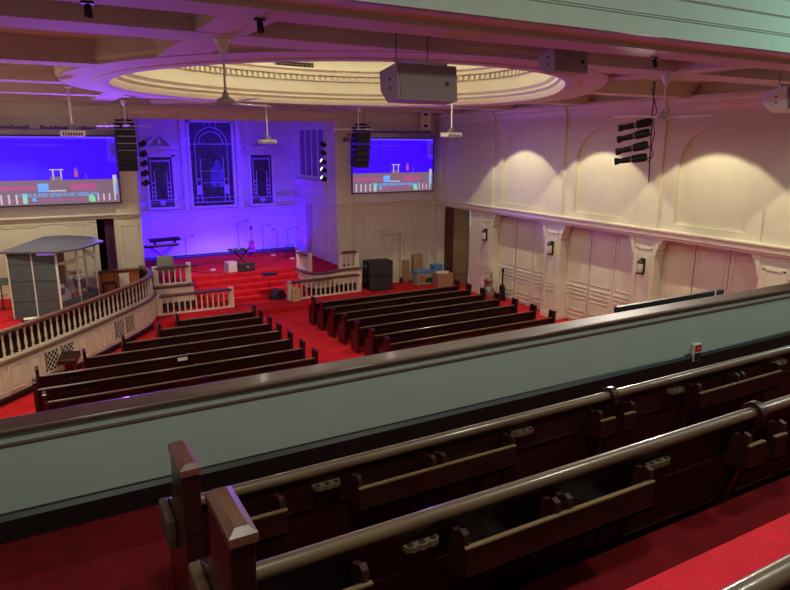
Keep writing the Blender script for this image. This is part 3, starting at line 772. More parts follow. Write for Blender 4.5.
# gallery pews
GL = 7.35
gr = [(.1, .4, (.38,)), (.75, 1.68, (.76, 1.17, 1.23, 1.67)), (2.31, 2.43, (2.32,)), (2.51, 2.6, (2.59,)), (3.2, 4.09, (3.21, 3.61, 3.67, 4.08)), (4.74, 4.86, (4.75,)), (4.97, 5.06, (5.05,)), (5.66, 6.55, (5.67, 6.07, 6.13, 6.54))]
gc = [.62, 1.79, 3.06, 4.2, 5.51, 6.68]
glab = ['dark gallery pew nearest the sage parapet, worn cap on its aisle end', 'middle gallery pew, foot plate under its support, between the parapet pew and the cushioned one', 'gallery pew nearest the camera with a bright red seat cushion']
gy = [(2.52, 3.78), (1.63, 4.02), (.71, 4.26)]
for i, (y, z) in enumerate(gy):
    t = make_pew('gallery_pew', glab[i], GL, 'gallery pews', True, True, (2.47, 4.93), gr, gc, ((.415, .382, .39)[i], y, z))
    if i < 2: MB().box(-.075, -.035, .12, .34, .48, .62).build('side_bracket', M['prail'], t, bevel=.01)

# main floor pews: seven rows each side of the aisle
PY = [19.6, 18.84, 17.98, 17.13, 16.2, 15.28, 14.4]
ordn = ['front', 'second', 'third', 'fourth', 'fifth', 'sixth', 'seventh']
RX0, RX1 = 7.78, 13.62
for i, y in enumerate(PY):
    L = RX1 - RX0
    rk = [(a, a + 1.05, ()) for a in (.35, 1.7, 3.15, 4.5)]
    lab = '%s dark pew %s, in the block along the side wall of arches' % ('frontmost' if i == 0 else ordn[i], 'nearest the platform' if i == 0 else 'from the platform')
    make_pew('pew', lab, L, 'pews along the side wall', False, False, (L / 2,), rk, (), (RX0, y + .0, 0))
LX0 = [3.32, 2.68, 1.62, .62, -.42, -.48, -.3]
for i, y in enumerate(PY):
    y -= .08
    L = 5.69 - LX0[i]
    rk = [(a, a + .9, ()) for a in [.4 + 1.35 * k for k in range(int((L - .4) / 1.35))]]
    lab = '%s dark pew %s, in the block beside the curved choir rail' % ('frontmost' if i == 0 else ordn[i], 'nearest the platform' if i == 0 else 'from the platform')
    sup = (L - 2.75,) if L > 3.5 else ()
    make_pew('pew', lab, L, 'pews beside the choir rail', False, False, sup, rk, (), (LX0[i], y, 0))
tag(MB().box(2.66, 2.9, 15.99, 16.0, .66, .74).build('hymn_sheet', M['paper']), 'pale folded sheet in the rack of the fifth pew beside the choir rail', 'paper')

# ================================================================== CEILING-HUNG THINGS
def fan(x, y, a0, lab):
    t = thing('ceiling_fan', lab, 'ceiling fan', (x, y, ZB), a0, 'ceiling fans on the beams')
    MB().lathe([(.1, 0), (.1, -.02), (.07, -.06), (.05, -.14), (.015, -.16)], (0, 0, 0), 14).build('canopy', M['white'], t, smooth=True)
    MB().tube([(0, 0, -.1), (0, 0, -.64)], .014, 8).build('rod', M['white'], t, smooth=True)
    MB().lathe([(.018, -.58), (.03, -.62), (.045, -.66), (.1, -.685), (.11, -.71), (.09, -.74), (.04, -.75)], (0, 0, 0), 16).build('motor', M['cab'], t, smooth=True)
    for k in range(3):
        T = RZ(2 * PI * k / 3) @ RX(math.radians(8))
        MB().box(.14, .3, -.02, .02, -.74, -.725, T=T).prism([(.28, -.05), (.84, -.075), (.88, -.05), (.88, .05), (.84, .075), (.28, .05)], 'z', -.735, -.722, T=T).build('blade', M['white'], t)
fan(2.13, 8.05, .5, 'white three-blade ceiling fan over the near side by the purple beam crossing')
fan(9.95, 8.05, .48, 'white three-blade ceiling fan beside the hanging row of stage lights')
fan(2.5, 20.6, .3, 'distant ceiling fan in front of the tall array beside the screen above the choir')
fan(10.0, 20.6, .3, 'distant ceiling fan hanging before the screen above the subwoofers')
# far fans hang from the ring, whose soffit is at the same height

def projector(x, y, z, lab, ztop=ZB):
    t = thing('projector', lab, 'projector', (x, y, z), 0, 'projectors on ceiling poles')
    MB().tube([(0, 0, .12), (0, 0, ztop - z - .02)], .022, 8).build('pole', M['white'], t, smooth=True)
    MB().lathe([(.07, 0), (.07, .02)], (0, 0, ztop - z - .02), 12).build('ceiling_plate', M['white'], t)
    MB().prism([(-.09, 0), (.09, 0), (.03, .13), (-.03, .13)], 'y', -.06, .06).build('mount', M['metal'], t)
    b = MB().box(-.24, .24, -.2, .22, -.13, -.01).build('case', M['white'], t, bevel=.015)
    m = MB()
    for k in range(8): m.box(-.21 + k * .052, -.185 + k * .052, -.206, -.2, -.12, -.05)
    m.build('vent_slots', M['dgrey'], b)
    MB().lathe([(.05, 0), (.05, .06), (.035, .06)], (0, 0, 0), 12, T=TR((.12, .22, -.08)) @ RX(-PI / 2)).build('lens', M['black'], b)
projector(.87, 16.4, 6.27, 'white projector on a pole hanging before the lyric screen above the choir')
projector(6.6, 20.2, 6.12, 'white projector on a pole hanging before the blue stained-glass chancel')
projector(10.7, 15.9, 6.32, 'white projector on a pole hanging nearest the arched side wall', ZB)

def hang_speaker(lab, x, y, z, rz, tilt, s=1, grill='grille', ztop=ZC, body='cab'):
    """trapezoid cabinet hung on two rods, baffle facing -y before rotation"""
    t = thing('hanging_speaker', lab, 'loudspeaker', (x, y, z), rz)
    T = RX(tilt)
    w, h, d = .4 * s, .2 * s, .22 * s
    pr = [(-d, -h), (-d, h), (d * .9, h * .9), (d * .9, -h * .2), (d * .2, -h)]
    c = MB().prism(pr, 'x', -w, w, T=T).build('cabinet', M[body], t, bevel=.01)
    MB().box(-w + .03, w - .03, -d - .012, -d, -h + .02, h - .02, T=T).build('grille', M[grill], c)
    MB().lathe([(.03, 0), (.03, .004)], (0, 0, 0), 12, T=T @ TR((w * .62, -d - .016, -h * .05)) @ RX(PI / 2)).build('port', M['black'], c)
    for zz in (.05, -.05): MB().lathe([(.018, 0), (.018, .01)], (0, 0, 0), 8, T=T @ TR((-w - .006, -d * .2, zz)) @ RY(PI / 2)).build('side_bolt', M['black'], c)
    b = MB().box(-w * .8, w * .95, -.03, .03, h + .05, h + .08)
    for xx in (-w * .7, w * .9): b.box(xx - .02, xx + .02, -.03, .03, h * .7, h + .06)
    b.build('yoke', M['metal'], t)
    for xx in (-w * .75, w * .3): MB().tube([(xx, 0, h + .06), (xx, 0, ztop - z)], .006, 6).build('rod', M['black'], t)
    return t
hang_speaker('large dark grey loudspeaker hung on two rods in front of the lit dome', 4.36, 7.25, 6.71, 0, math.radians(-6), 1.08)
hang_speaker('pale loudspeaker with grey grille hung tight under the big beam beyond the dome edge', 6.76, 7.25, 7.13, 0, math.radians(-4), .78)
hang_speaker('white loudspeaker hung under the ceiling beyond the side fan and the spotlight row', 12.3, 7.25, 6.79, 0, math.radians(-8), 1.05, 'grille', ZC, 'white')

def array(lab, x, y, z1, n, bend, rz):
    t = thing('line_array', lab, 'speaker array', (x, y, z1), rz)
    MB().box(-.26, .26, -.03, .03, .03, .09).box(-.05, .05, -.25, .3, .06, .1).build('flying_frame', M['black'], t)
    for dx in (-.05, .12): MB().tube([(dx, 0, .08), (dx, 0, ZC - z1)], .008, 6).build('cable', M['black'], t)
    yy, zz, a = 0, 0, 0
    for i in range(n):
        a = math.radians(bend * i * i / n)
        T = TR((0, yy, zz)) @ RX(a)
        c = MB().prism([(-.2, -.2), (-.2, -.01), (.2, -.03), (.2, -.18)], 'x', -.29, .29, T=T).build('cabinet', M['black'], t)
        MB().box(-.27, .27, -.206, -.2, -.185, -.025, T=T).build('grille', M['black'], c)
        yy += .21 * math.sin(a) ; zz -= .21 * math.cos(a)
array('tall black speaker array hanging between the lyric screen and the blue chancel, nearer the choir', 2.62, 22.0, 6.62, 7, 1.5, 0)
array('curved black speaker array hanging in front of the far screen beside the chancel', 10.78, 22.0, 6.62, 7, 3.2, .1)

# row of profile spotlights near the side wall
t = thing('spotlight_rack', 'vertical hanging row of four black profile spotlights before the arched wall', 'stage lights', (10.75, 9.0, 6.0))
MB().tube([(.06, 0, 1.2), (.06, 0, .5), (.1, .02, .3), (.14, 0, -.75)], .012, 8).build('hanging_pipe', M['black'], t)
MB().tube([(.02, 0, 1.2), (.0, 0, 1.0), (.12, 0, .8), (.18, 0, .62), (.1, 0, .45), (.18, 0, .2), (.12, 0, -.05), (.2, 0, -.2), (.06, 0, -.35)], .01, 6).build('power_cable', M['black'], t)
for i, (zz, tl) in enumerate(((.38, 12), (.17, 14), (-.07, 14), (-.29, 9))):
    T = TR((-.18 + .012 * (3 - i), .2, zz)) @ V((.64, -.77, math.tan(math.radians(tl)))).to_track_quat('Z', 'Y').to_matrix().to_4x4()
    b = MB().lathe([(.055, -.34), (.075, -.32), (.048, -.2), (.058, -.18), (.06, 0), (.08, .02), (.085, .24), (.065, .29)], (0, 0, 0), 12, T=T).build('lamp_body', M['black'], t, smooth=True)
    MB().lathe([(.0, 0), (.055, 0), (.055, .004), (0, .004)], (0, 0, -.345), 12, T=T, caps=False).build('lens', M['lens'] if i == 3 else M['chrome'], b)
    MB().lathe([(.066, -.01), (.066, .01)], (0, 0, -.02), 12, T=T).build('clamp_band', M['chrome'], b)
    MB().tube([T @ V((.1, 0, .05)), T @ V((.17, 0, .12)), (.1, 0, zz + .02)], .012, 6).build('yoke', M['black'], b)

# light trees at the chancel opening
def tree(lab, x, lit):
    t = thing('light_tree', lab, 'stage lights', (x, 24.7, 4.4))
    MB().tube([(0, 0, -.2), (0, 0, 2.7)], .025, 8).build('pole', M['metal'], t)
    s = 1 if x < 6 else -1
    for k in range(5):
        z = .2 + k * .34
        T = TR((.12 * s, -.05, z)) @ RY(s * math.radians(62))
        b = MB().lathe([(.03, -.13), (.09, -.1), (.1, .1), (.11, .12)], (0, 0, 0), 12, T=T).build('par_can', M['black'], t, smooth=True)
        MB().lathe([(0, 0), (.085, 0), (.085, .004), (0, .004)], (0, 0, .122), 12, T=T, caps=False).build('lens', M['lens'] if (k in lit) else M['dgrey'], b)
        MB().tube([(0, 0, z), (.12 * s, -.14, z)], .012, 6).build('yoke', M['black'], b)
    return t
tree('row of five black can lights hanging at the chancel edge beside the tall array', 3.36, ())
tree('row of five can lights with glowing lenses at the chancel edge beside the organ grille', 10.5, (0, 1, 2))

# small spots under the big beam
for (x, y, l) in ((2.03, 6.3, 'small dark spotlight under the big beam above the purple beam crossing'), (7.5, 6.3, 'small dark spotlight under the big beam above the side fan'), (.55, 6.3, 'small dark spotlight under the big beam, farthest from the hanging loudspeakers')):
    t = thing('beam_spotlight', l, 'spotlight', (x, y, 7.15))
    MB().box(-.05, .05, -.03, .03, -.02, 0).build('base', M['black'], t)
    MB().lathe([(.03, 0), (.035, .1), (.02, .11)], (0, 0, 0), 10, T=TR((0, 0, -.03)) @ RX(math.radians(160))).build('head', M['black'], t, smooth=True)

# ================================================================== SCREENS
def text_mesh(body, size, parent, x, y, z, m, width=None):
    cu = bpy.data.curves.new('lyric', 'FONT'); cu.body = body; cu.size = size; cu.align_x = 'CENTER'; cu.extrude = .002
    cu.offset = .002
    o = bpy.data.objects.new('tmp', cu); col.objects.link(o)
    bpy.context.view_layer.update()
    me = bpy.data.meshes.new_from_object(o.evaluated_get(bpy.context.evaluated_depsgraph_get()))
    bpy.data.objects.remove(o)
    if width:
        xs = [v.co.x for v in me.vertices]; k = width / (max(xs) - min(xs))
        for v in me.vertices: v.co.x *= k
    me.materials.clear(); me.materials.append(m)
    r = bpy.data.objects.new('lyric_text', me); col.objects.link(r); r.parent = parent
    r.location = (x, y, z); r.rotation_euler = (PI / 2, 0, 0)
    return r
def screen(lab, x0, x1, z0, z1):
    t = thing('projection_screen', lab, 'screen', ((x0 + x1) / 2, 24.05, z0))
    W, H = x1 - x0, z1 - z0; a = -W / 2
    fr = MB(); e = .045
    fr.box(a - e, a, -.03, .03, -e, H + e).box(W / 2, W / 2 + e, -.03, .03, -e, H + e).box(a, W / 2, -.03, .03, -e, 0).box(a, W / 2, -.03, .03, H, H + e)
    fr.build('frame', M['black'], t)
    MB().box(a - .1, W / 2 + .14, -.07, .1, H + .05, H + .2).build('housing', M['metal'], t)
    for sx in (a + .3, W / 2 - .3): MB().box(sx - .03, sx + .03, .03, .25, H * .5, H * .55).build('wall_bracket', M['black'], t)
    p = MB()
    names = ['pblue', 'pblue2', 'pgrey', 'ppink', 'pwhite', 'pgreen', 'pcyan', 'pdark']
    def q(i, u0, u1, v0, v1, k=0): p.mi = i; p.box(a + W * u0, a + W * u1, -.012 - .002 * k, .01, H * v0, H * v1)
    q(0, 0, 1, .36, .97); q(1, 0, 1, .97, 1); q(2, 0, 1, 0, .36)
    q(3, 0, .36, .22, .28, 1); q(3, .62, .82, .2, .3, 1); q(6, .37, .45, .19, .31, 2); q(4, .45, .58, .19, .21, 1); q(3, .1, .9, .06, .075, 1)
    q(4, .47, .575, .505, .52, 1); q(4, .49, .5, .36, .51, 1); q(4, .55, .56, .36, .51, 1); q(2, .47, .56, .34, .41, 1)
    q(3, .655, .685, .4, .5, 1); q(1, .66, .68, .5, .54, 1); q(1, .74, .75, .37, .45, 1); q(1, .25, .6, .87, .875, 1)
    q(1, .93, 1, .62, .97, 0); q(7, .955, 1, .7, .9, 1)
    for k in range(5): q(4, .035 + .055 * k, .05 + .055 * k, .02, .16, 2)
    q(5, .25, .285, .02, .17, 2); q(5, .75, .79, .03, .13, 2); q(5, .77, .8, .02, .1, 3)
    for k in range(4): q(4, .82 + .045 * k, .832 + .045 * k, .03, .14, 2)
    q(4, .955, .985, .14, .42, 2); q(6, .97, .985, .12, .3, 3); q(6, .32, .35, .05, .1, 2)
    p.build('picture', [M[n] for n in names], t)
    text_mesh('I WAS BURIED BENEATH MY REBELLION', .17, t, .03 * W, -.024, H * .105 + .02, M['pcyan'], W * .6)
screen('large projection screen with blue picture and lyric line above the choir area', -1.36, 2.52, 4.02, 6.2)
screen('projection screen with blue picture and lyric line on the wall above the stacked subwoofers', 11.38, 15.24, 4.02, 6.2)
# carved dark scroll ornaments on the wall over the screens
for x0, x1 in ((-1.2, 2.1), (12.2, 15.3)):
    n = int((x1 - x0) / .14); m = MB()
    for i in range(n):
        x = x0 + (i + .5) * .14
        if x0 < 0 and .05 < x < .4: continue
        h = .05 + .03 * ((i * 7) % 3)
        m.tube([(x - .05, 24.26, 6.44), (x - .03, 24.26, 6.44 + h), (x + .02, 24.26, 6.44 + h * .8), (x + .03, 24.26, 6.45), (x + .06, 24.26, 6.47)], .014, 5)
    trim(m, M['vent'])

# white two-way speaker in the corner, camera box by the chancel
t = thing('wall_speaker', 'white upright wall loudspeaker with two dark ports in the far corner', 'loudspeaker', (14.78, 24.0, 6.6), math.radians(-25))
c = MB().box(-.2, .24, -.2, .18, 0, .8).build('cabinet', M['white'], t, bevel=.01)
for z in (.14, .6): MB().box(-.06, .1, -.206, -.2, z - .05, z + .05).build('port', M['black'], c)
MB().box(-.05, .05, .18, .3, .3, .5).build('bracket', M['black'], t)
t = thing('wall_camera', 'small black box camera on the pilaster between chancel and far screen', 'camera', (11.12, 24.16, 6.15))
MB().box(-.08, .08, -.14, 0, -.07, .07).build('body', M['black'], t, bevel=.01)
MB().lathe([(.04, 0), (.04, .04)], (0, 0, 0), 10, T=TR((-.02, -.14, 0)) @ RX(PI / 2)).build('lens', M['chrome'], t)

# ================================================================== STAGE THINGS
# subwoofer stack
def sub(z, lab):
    t = thing('subwoofer', lab, 'subwoofer', (12.28, 23.45, z), math.radians(-5))
    c = MB().box(-.6, .5, -.32, .36, 0, .62).build('cabinet', M['black'], t, bevel=.015)
    MB().box(-.56, .46, -.335, -.32, .04, .58).build('grille', M['dgrey'], c)
    for x in (-.615, .515): MB().box(x - .015, x + .015, -.1, .1, .36, .46).build('handle', M['metal'], c)
sub(0, 'lower of the two stacked black subwoofers by the panelled door'); sub(.625, 'upper of the two stacked black subwoofers by the panelled door')

# boxes beside the door
t = thing('flat_carton', 'tall flattened brown carton leaning nearest the door', 'cardboard box', (13.98, 24.1, 0))
MB().prism([(0, 0), (.06, 0), (.16, .98), (.1, .98)], 'x', -.14, .2, T=None).build('body', M['cardboard'], t)
t = thing('flat_carton', 'second tall brown carton leaning behind the plastic crate', 'cardboard box', (14.62, 24.0, 0))
MB().prism([(0, 0), (.12, 0), (.2, 1.22), (.08, 1.22)], 'x', -.3, .2).build('body', M['cardboard'], t)
t = thing('storage_crate', 'clear plastic crate of papers with a blue lid on the red carpet', 'crate', (14.5, 23.45, 0), math.radians(-4))
MB().box(-.46, .44, -.22, .22, 0, .52).build('body', M['cchair'], t, bevel=.02)
MB().box(-.34, -.06, -.228, -.22, .14, .42).build('contents', M['orange'], t)
MB().box(-.02, .34, -.228, -.22, .1, .3).build('dark_contents', M['dgrey'], t)
MB().box(-.49, .47, -.25, .25, .52, .62).build('lid', M['bluebox'], t, bevel=.02)
t = thing('open_carton', 'square brown carton with white paper on top beside the open doorway', 'cardboard box', (15.02, 22.75, 0), math.radians(-6))
MB().box(-.36, .36, -.28, .28, 0, .58).build('body', M['cardboard'], t, bevel=.01)
MB().prism([(-.3, -.2), (.1, -.25), (.33, .05), (.05, .22), (-.25, .15)], 'z', .58, .62).build('paper', M['paper'], t)
t = thing('blue_tub', 'blue plastic tub on the floor behind the crate', 'tub', (15.2, 23.55, 0))
MB().prism([(-.18, 0), (.18, 0), (.22, .8), (-.22, .8)], 'y', -.2, .2).build('body', M['bluebox'], t, bevel=.02)
tag(MB().tube([(14.86, 23.9, .02), (15.28, 24.2, 1.5)], .03, 8).build('pale_tube', M['paper']), 'long pale tube leaning on the wall above the crates', 'tube')
tag(MB().lathe([(.07, 0), (.09, .02), (.09, .16), (.06, .22), (.02, .26)], (13.72, 24.08, 0), 10).build('door_stop', M['black'], smooth=True), 'small dark lantern-shaped weight on the floor by the door', 'door weight')

# instruments beside the side wall
t = thing('guitar_stand', 'grey guitar stand with a chrome horn beside the pew ends at the side wall', 'stand', (15.25, 19.62, 0))
MB().tube([(-.2, -.1, 0), (0, 0, .5), (0, 0, 1.15)], .02, 6).tube([(.2, -.1, 0), (0, 0, .5)], .02, 6).tube([(0, .2, 0), (0, 0, .5)], .02, 6).build('frame', M['black'], t)
MB().lathe([(.08, 0), (.22, .1), (.27, .32), (.19, .55), (.15, .68), (.2, .86), (.06, .94)], (-.2, -.08, .0), 14).build('horn', M['metal'], t, smooth=True)
MB().tube([(-.18, -.08, .7), (-.1, -.05, .95), (-.18, -.05, 1.15)], .015, 6).build('mouthpipe', M['metal'], t)
t = thing('guitar_case', 'black guitar standing on its stand against the side wall', 'guitar', (15.58, 19.35, 0), math.radians(90))
MB().prism([(-.14, .0), (.14, .0), (.18, .2), (.11, .38), (.14, .55), (.04, .66), (-.04, .66), (-.14, .55), (-.11, .38), (-.18, .2)], 'y', -.05, .05).build('body', M['black'], t, bevel=.015)
MB().box(-.025, .025, -.02, .02, .64, 1.12).build('neck', M['black'], t)
MB().prism([(-.05, 1.12), (.05, 1.12), (.06, 1.28), (-.06, 1.28)], 'y', -.02, .02).build('headstock', M['black'], t)

# stage floor things
ZS = 1.05
tag(MB().box(AX0 + .2, AX1 - .2, 28.82, 28.95, ZS, ZS + .13).build('light_bar', M['black']), 'long black light bar with blue dots along the foot of the chancel wall', 'light bar')
lb = bpy.data.objects['light_bar']
for i in range(60):
    x = AX0 + .32 + i * .117
    MB().lathe([(0, 0), (.022, 0), (.022, .006), (0, .006)], (0, 0, 0), 6, T=TR((x, 28.82, ZS + .07)) @ RX(PI / 2), caps=False).build('diode', M['bluelens'], lb)
t = thing('stage_chair', 'pale green upholstered chair at the stage edge behind the short balustrade', 'chair', (3.78, 24.2, ZS), math.radians(5))
MB().box(-.3, .3, -.3, .28, .4, .5).build('seat', M['cchair'], t, bevel=.03)
MB().prism([(-.3, .5), (.3, .5), (.27, .98), (.22, 1.02), (-.22, 1.02), (-.27, .98)], 'y', -.36, -.28).build('backrest', M['cchair'], t, bevel=.03)
for x in (-.26, .26):
    for y in (-.28, .24): MB().box(x - .02, x + .02, y - .02, y + .02, 0, .42).build('leg', M['black'], t)
t = thing('keyboard', 'black electronic keyboard on a folding stand at the chancel wall', 'keyboard', (4.3, 27.6, ZS - .0), math.radians(6))
MB().box(-.68, .68, -.16, .16, .78, .87).build('case', M['black'], t, bevel=.01)
MB().box(-.6, .6, -.17, -.03, .865, .88).build('keys', M['paper'], t)
for s in (-1, 1): MB().tube([(-.45, s * .14, 0), (.45, s * .14, .78)], .02, 6).build('stand_leg', M['black'], t); MB().tube([(.45, s * .14, 0), (-.45, s * .14, .78)], .02, 6).build('stand_leg', M['black'], t)
t = thing('synthesizer', 'second dark keyboard tilted on the upper tier above the keyboard', 'keyboard', (4.45, 27.62, ZS + .88), math.radians(6))
for s in (-.4, .4): MB().box(s - .02, s + .02, -.12, .12, 0, .18).build('riser', M['black'], t)
MB().box(-.62, .62, -.14, .16, .15, .22, T=RX(math.radians(12))).build('case', M['black'], t)
t = thing('cajon', 'pale grey box drum on the stage beside the floor wedge', 'drum', (6.4, 24.82, ZS), math.radians(15))
MB().box(-.2, .2, -.17, .17, 0, .42).build('body', mat('pale_lilac', (190, 184, 205), .6), t, bevel=.012)
MB().box(-.17, .17, -.176, -.17, .03, .39).build('front_face', M['paper'], t)
t = thing('floor_wedge', 'dark grey wedge monitor at the top of the steps with a small white badge', 'stage monitor', (6.98, 24.75, ZS))
MB().prism([(-.2, 0), (.2, 0), (.2, .12), (-.05, .36), (-.2, .36)], 'x', -.32, .32).build('cabinet', M['dgrey'], t, bevel=.02)
MB().lathe([(0, 0), (.03, 0), (.03, .01), (0, .01)], (0, 0, 0), 10, T=TR((.03, -.2, .2)) @ RX(PI / 2), caps=False).build('badge', M['white'], t)
t = thing('conga_stand', 'low table of gear on crossed legs behind the wedge monitor', 'table', (7.05, 25.6, ZS))
for s in (-1, 1): MB().tube([(-.3 * s, 0, 0), (.3 * s, .05, .72)], .025, 6).build('leg', M['black'], t)
MB().box(-.48, .48, -.25, .25, .72, .76).build('table_top', M['dgrey'], t)
for k in range(6): tag(MB().box(6.66 + k * .14, 6.72 + k * .14, 25.45 + .05 * (k % 3), 25.55 + .05 * (k % 3), ZS + .76, ZS + .79 + .02 * (k % 2)).build('effects_pedal', M['chrome'] if k % 2 else M['white']), 'small pale effects box on the low gear table, number %d along' % (k + 1) if 0 else ['first', 'second', 'third', 'fourth', 'fifth', 'last'][k] + ' small effects box along the low gear table on stage', 'effects pedal', 'effects boxes on the gear table')
t = thing('electric_guitar', 'pinkish red guitar upright on a stand near the chancel wall', 'guitar', (8.2, 28.0, ZS))
MB().tube([(-.18, -.1, 0), (0, 0, .3), (0, .02, .8)], .015, 6).tube([(.18, -.1, 0), (0, 0, .3)], .015, 6).tube([(0, .22, 0), (0, 0, .3)], .015, 6).build('stand', M['black'], t)
MB().prism([(-.15, .22), (.15, .22), (.19, .36), (.11, .5), (.14, .66), (.05, .72), (-.05, .72), (-.14, .66), (-.11, .5), (-.19, .36)], 'y', -.07, -.02).build('body', M['guitar'], t, bevel=.015)
MB().box(-.028, .028, -.06, -.035, .7, 1.2).build('neck', M['orange'], t)
MB().box(-.045, .045, -.06, -.035, 1.2, 1.36).build('headstock', M['black'], t)
def mic(x, y, z0, h, boom, lab, rz=0):
    t = thing('microphone_stand', lab, 'microphone stand', (x, y, z0), rz)
    for k in range(3):
        a = 2 * PI * k / 3; MB().tube([(0, 0, .12), (.28 * math.cos(a), .28 * math.sin(a), .01)], .012, 5).build('leg', M['black'], t)
    MB().tube([(0, 0, .1), (0, 0, h)], .012, 6).build('pole', M['black'], t)
    MB().tube([(-.12, 0, h - .03), (boom, 0, h + .12)], .01, 6).build('boom', M['black'], t)
    MB().lathe([(.012, 0), (.018, .1), (.028, .12), (.026, .17), (.01, .19)], (0, 0, 0), 8, T=TR((boom, 0, h + .12)) @ RY(math.radians(100))).build('microphone', M['dgrey'], t)
mic(7.75, 28.45, ZS, 1.45, .35, 'tall boom microphone stand just behind the pinkish guitar')
mic(8.75, 28.0, ZS, 1.25, .2, 'microphone stand between the guitar and the side of the chancel')
mic(10.0, 28.2, ZS, 1.05, .3, 'microphone stand at the back corner of the stage by the side wall')
mic(9.6, 28.5, ZS, 1.0, -.25, 'short microphone stand beside the back corner one')
mic(5.35, 28.0, ZS, 1.0, .2, 'microphone stand beside the keyboards')
mic(9.3, 26.6, ZS, .5, .2, 'very short microphone stand low on the middle of the stage')
for i, pts in enumerate(([(5.2, 27.2), (5.7, 26.9), (6.2, 27.3), (6.9, 27.0), (7.6, 27.6)], [(4.9, 26.2), (5.2, 25.4), (5.7, 25.0), (6.1, 24.9)], [(7.4, 25.2), (8.2, 25.6), (8.9, 26.8), (9.8, 27.1), (10.3, 27.8)])):
    tag(MB().tube([(x, y, ZS + .012) for x, y in catmull(pts)], .012, 5).build('stage_cable', M['black']), ['black cable lying on the red stage behind the box drum', 'black cable curling from the pale chair to the box drum', 'black cable crossing the stage towards the back corner'][i], 'cable')
for i, (x, y) in enumerate(((9.55, 26.5), (5.85, 25.5), (5.3, 27.5), (9.1, 27.7))):
    tag(MB().box(x - .09, x + .09, y - .06, y + .06, ZS, ZS + .05).build('set_list', M['paper']), ['white folded pad on the stage floor near the low microphone', 'pale pad on the stage floor beside the box drum', 'pale pad on the stage floor in front of the keyboards', 'pale pad on the stage floor near the guitar'][i], 'paper pad')
tag(MB().box(5.0, 5.5, 26.6, 26.85, ZS, ZS + .07).build('pedal_board', M['dgrey']), 'dark pedal board on the stage behind the box drum', 'pedal board')
# music stand in front of the steps
t = thing('music_stand', 'black music stand standing alone on the platform below the steps', 'music stand', (7.35, 23.0, .2))
for k in range(3):
    a = 2 * PI * k / 3 + .4; MB().tube([(0, 0, .08), (.25 * math.cos(a), .25 * math.sin(a), .01)], .014, 5).build('leg', M['black'], t)
MB().tube([(0, 0, .06), (0, 0, 1.0)], .014, 6).build('pole', M['black'], t)
MB().box(-.28, .28, -.2, .2, -.01, .01, T=TR((0, 0, 1.0)) @ RX(math.radians(4))).box(-.28, .28, -.22, -.19, -.01, .05, T=TR((0, 0, 1.0)) @ RX(math.radians(4))).build('desk', M['black'], t)
t = thing('floor_wedge', 'dark round-backed monitor on the platform against the balustrade post', 'stage monitor', (7.68, 23.0, .2), math.radians(20))
MB().prism([(-.24, 0), (.24, 0), (.26, .16), (.16, .34), (0, .4), (-.16, .34), (-.26, .16)], 'y', -.17, .17).build('cabinet', M['dgrey'], t, bevel=.02)
MB().lathe([(0, 0), (.13, 0), (.13, .01), (0, .01)], (0, 0, 0), 14, T=TR((0, -.17, .18)) @ RX(PI / 2), caps=False).build('grille', M['black'], t)
t = thing('floor_box', 'pale yellow upright box with a dark slot at the foot of the balustrade', 'box', (8.16, 22.36, .2))
MB().prism([(-.15, 0), (.15, 0), (.15, .48), (.1, .53), (-.1, .53), (-.15, .48)], 'y', -.09, .09).build('body', M['yellow'], t, bevel=.01)
MB().box(-.06, -.02, -.096, -.09, .3, .38).build('slot', M['black'], t)

# ================================================================== CHOIR SIDE
ZH = .95
# drum booth
bp = [(-.93, 21.3), (.3, 20.95), (1.45, 22.6), (1.2, 23.7), (-.4, 23.7)]
t = thing('drum_booth', 'grey drum booth with clear acrylic side under a dark felt roof, on the choir floor', 'drum booth', (0, 0, ZH))
H = 1.95
rf = [(-1.12, 21.25), (.32, 20.6), (.95, 20.9), (1.72, 22.2), (1.42, 23.6), (-.1, 23.6)]
rm = MB(); n = len(rf)
cxy = (.3, 22.4)
vs = [(x, y, H) for x, y in rf] + [(x, y, H + .05) for x, y in rf] + [(cxy[0] + (x - cxy[0]) * .45 - .05, cxy[1] + (y - cxy[1]) * .45 + .35, H + .17) for x, y in rf]
rm.add(vs, [tuple(range(n))[::-1], tuple(range(2 * n, 3 * n))] + [(i, (i + 1) % n, n + (i + 1) % n, n + i) for i in range(n)] + [(n + i, n + (i + 1) % n, 2 * n + (i + 1) % n, 2 * n + i) for i in range(n)])
rm.build('roof', M['roof'], t)
def panel(A, B, z0, z1, m, name, th=.03, a=0, b=1):
    A, B = V(A), V(B); d = B - A; P, Q = A + d * a, A + d * b
    return MB().sweep([tuple(P), tuple(Q)], [(-th / 2, z0), (th / 2, z0), (th / 2, z1), (-th / 2, z1)]).build(name, M[m], t)
for k in range(2):
    pn = panel(bp[0], bp[1], .0, H - .08, 'grey', 'felt_panel', .06, k / 2 + .01, (k + 1) / 2 - .01)
    A, B = V(bp[0]), V(bp[1]); d = B - A
    for z in (.5, 1.1, 1.6): MB().sweep([tuple(A + d * (k / 2 + .02)), tuple(A + d * ((k + 1) / 2 - .02))], [(.03, z), (.036, z), (.036, z + .015), (.03, z + .015)]).build('seam', M['dgrey'], pn)
panel(bp[0], bp[1], H - .08, H, 'dgrey', 'header_rail', .06)
MB().sweep([tuple(V(bp[0]) + (V(bp[1]) - V(bp[0])) * .62), tuple(V(bp[0]) + (V(bp[1]) - V(bp[0])) * .98)], [(.03, H - .09), (.04, H - .09), (.04, H - .01), (.03, H - .01)]).build('lit_strip', M['purp_tag'], t)
panel(bp[1], bp[2], .42, H, 'acrylic', 'clear_panel', .012, .02, .49); panel(bp[1], bp[2], .42, H, 'acrylic', 'clear_panel', .012, .51, .98)
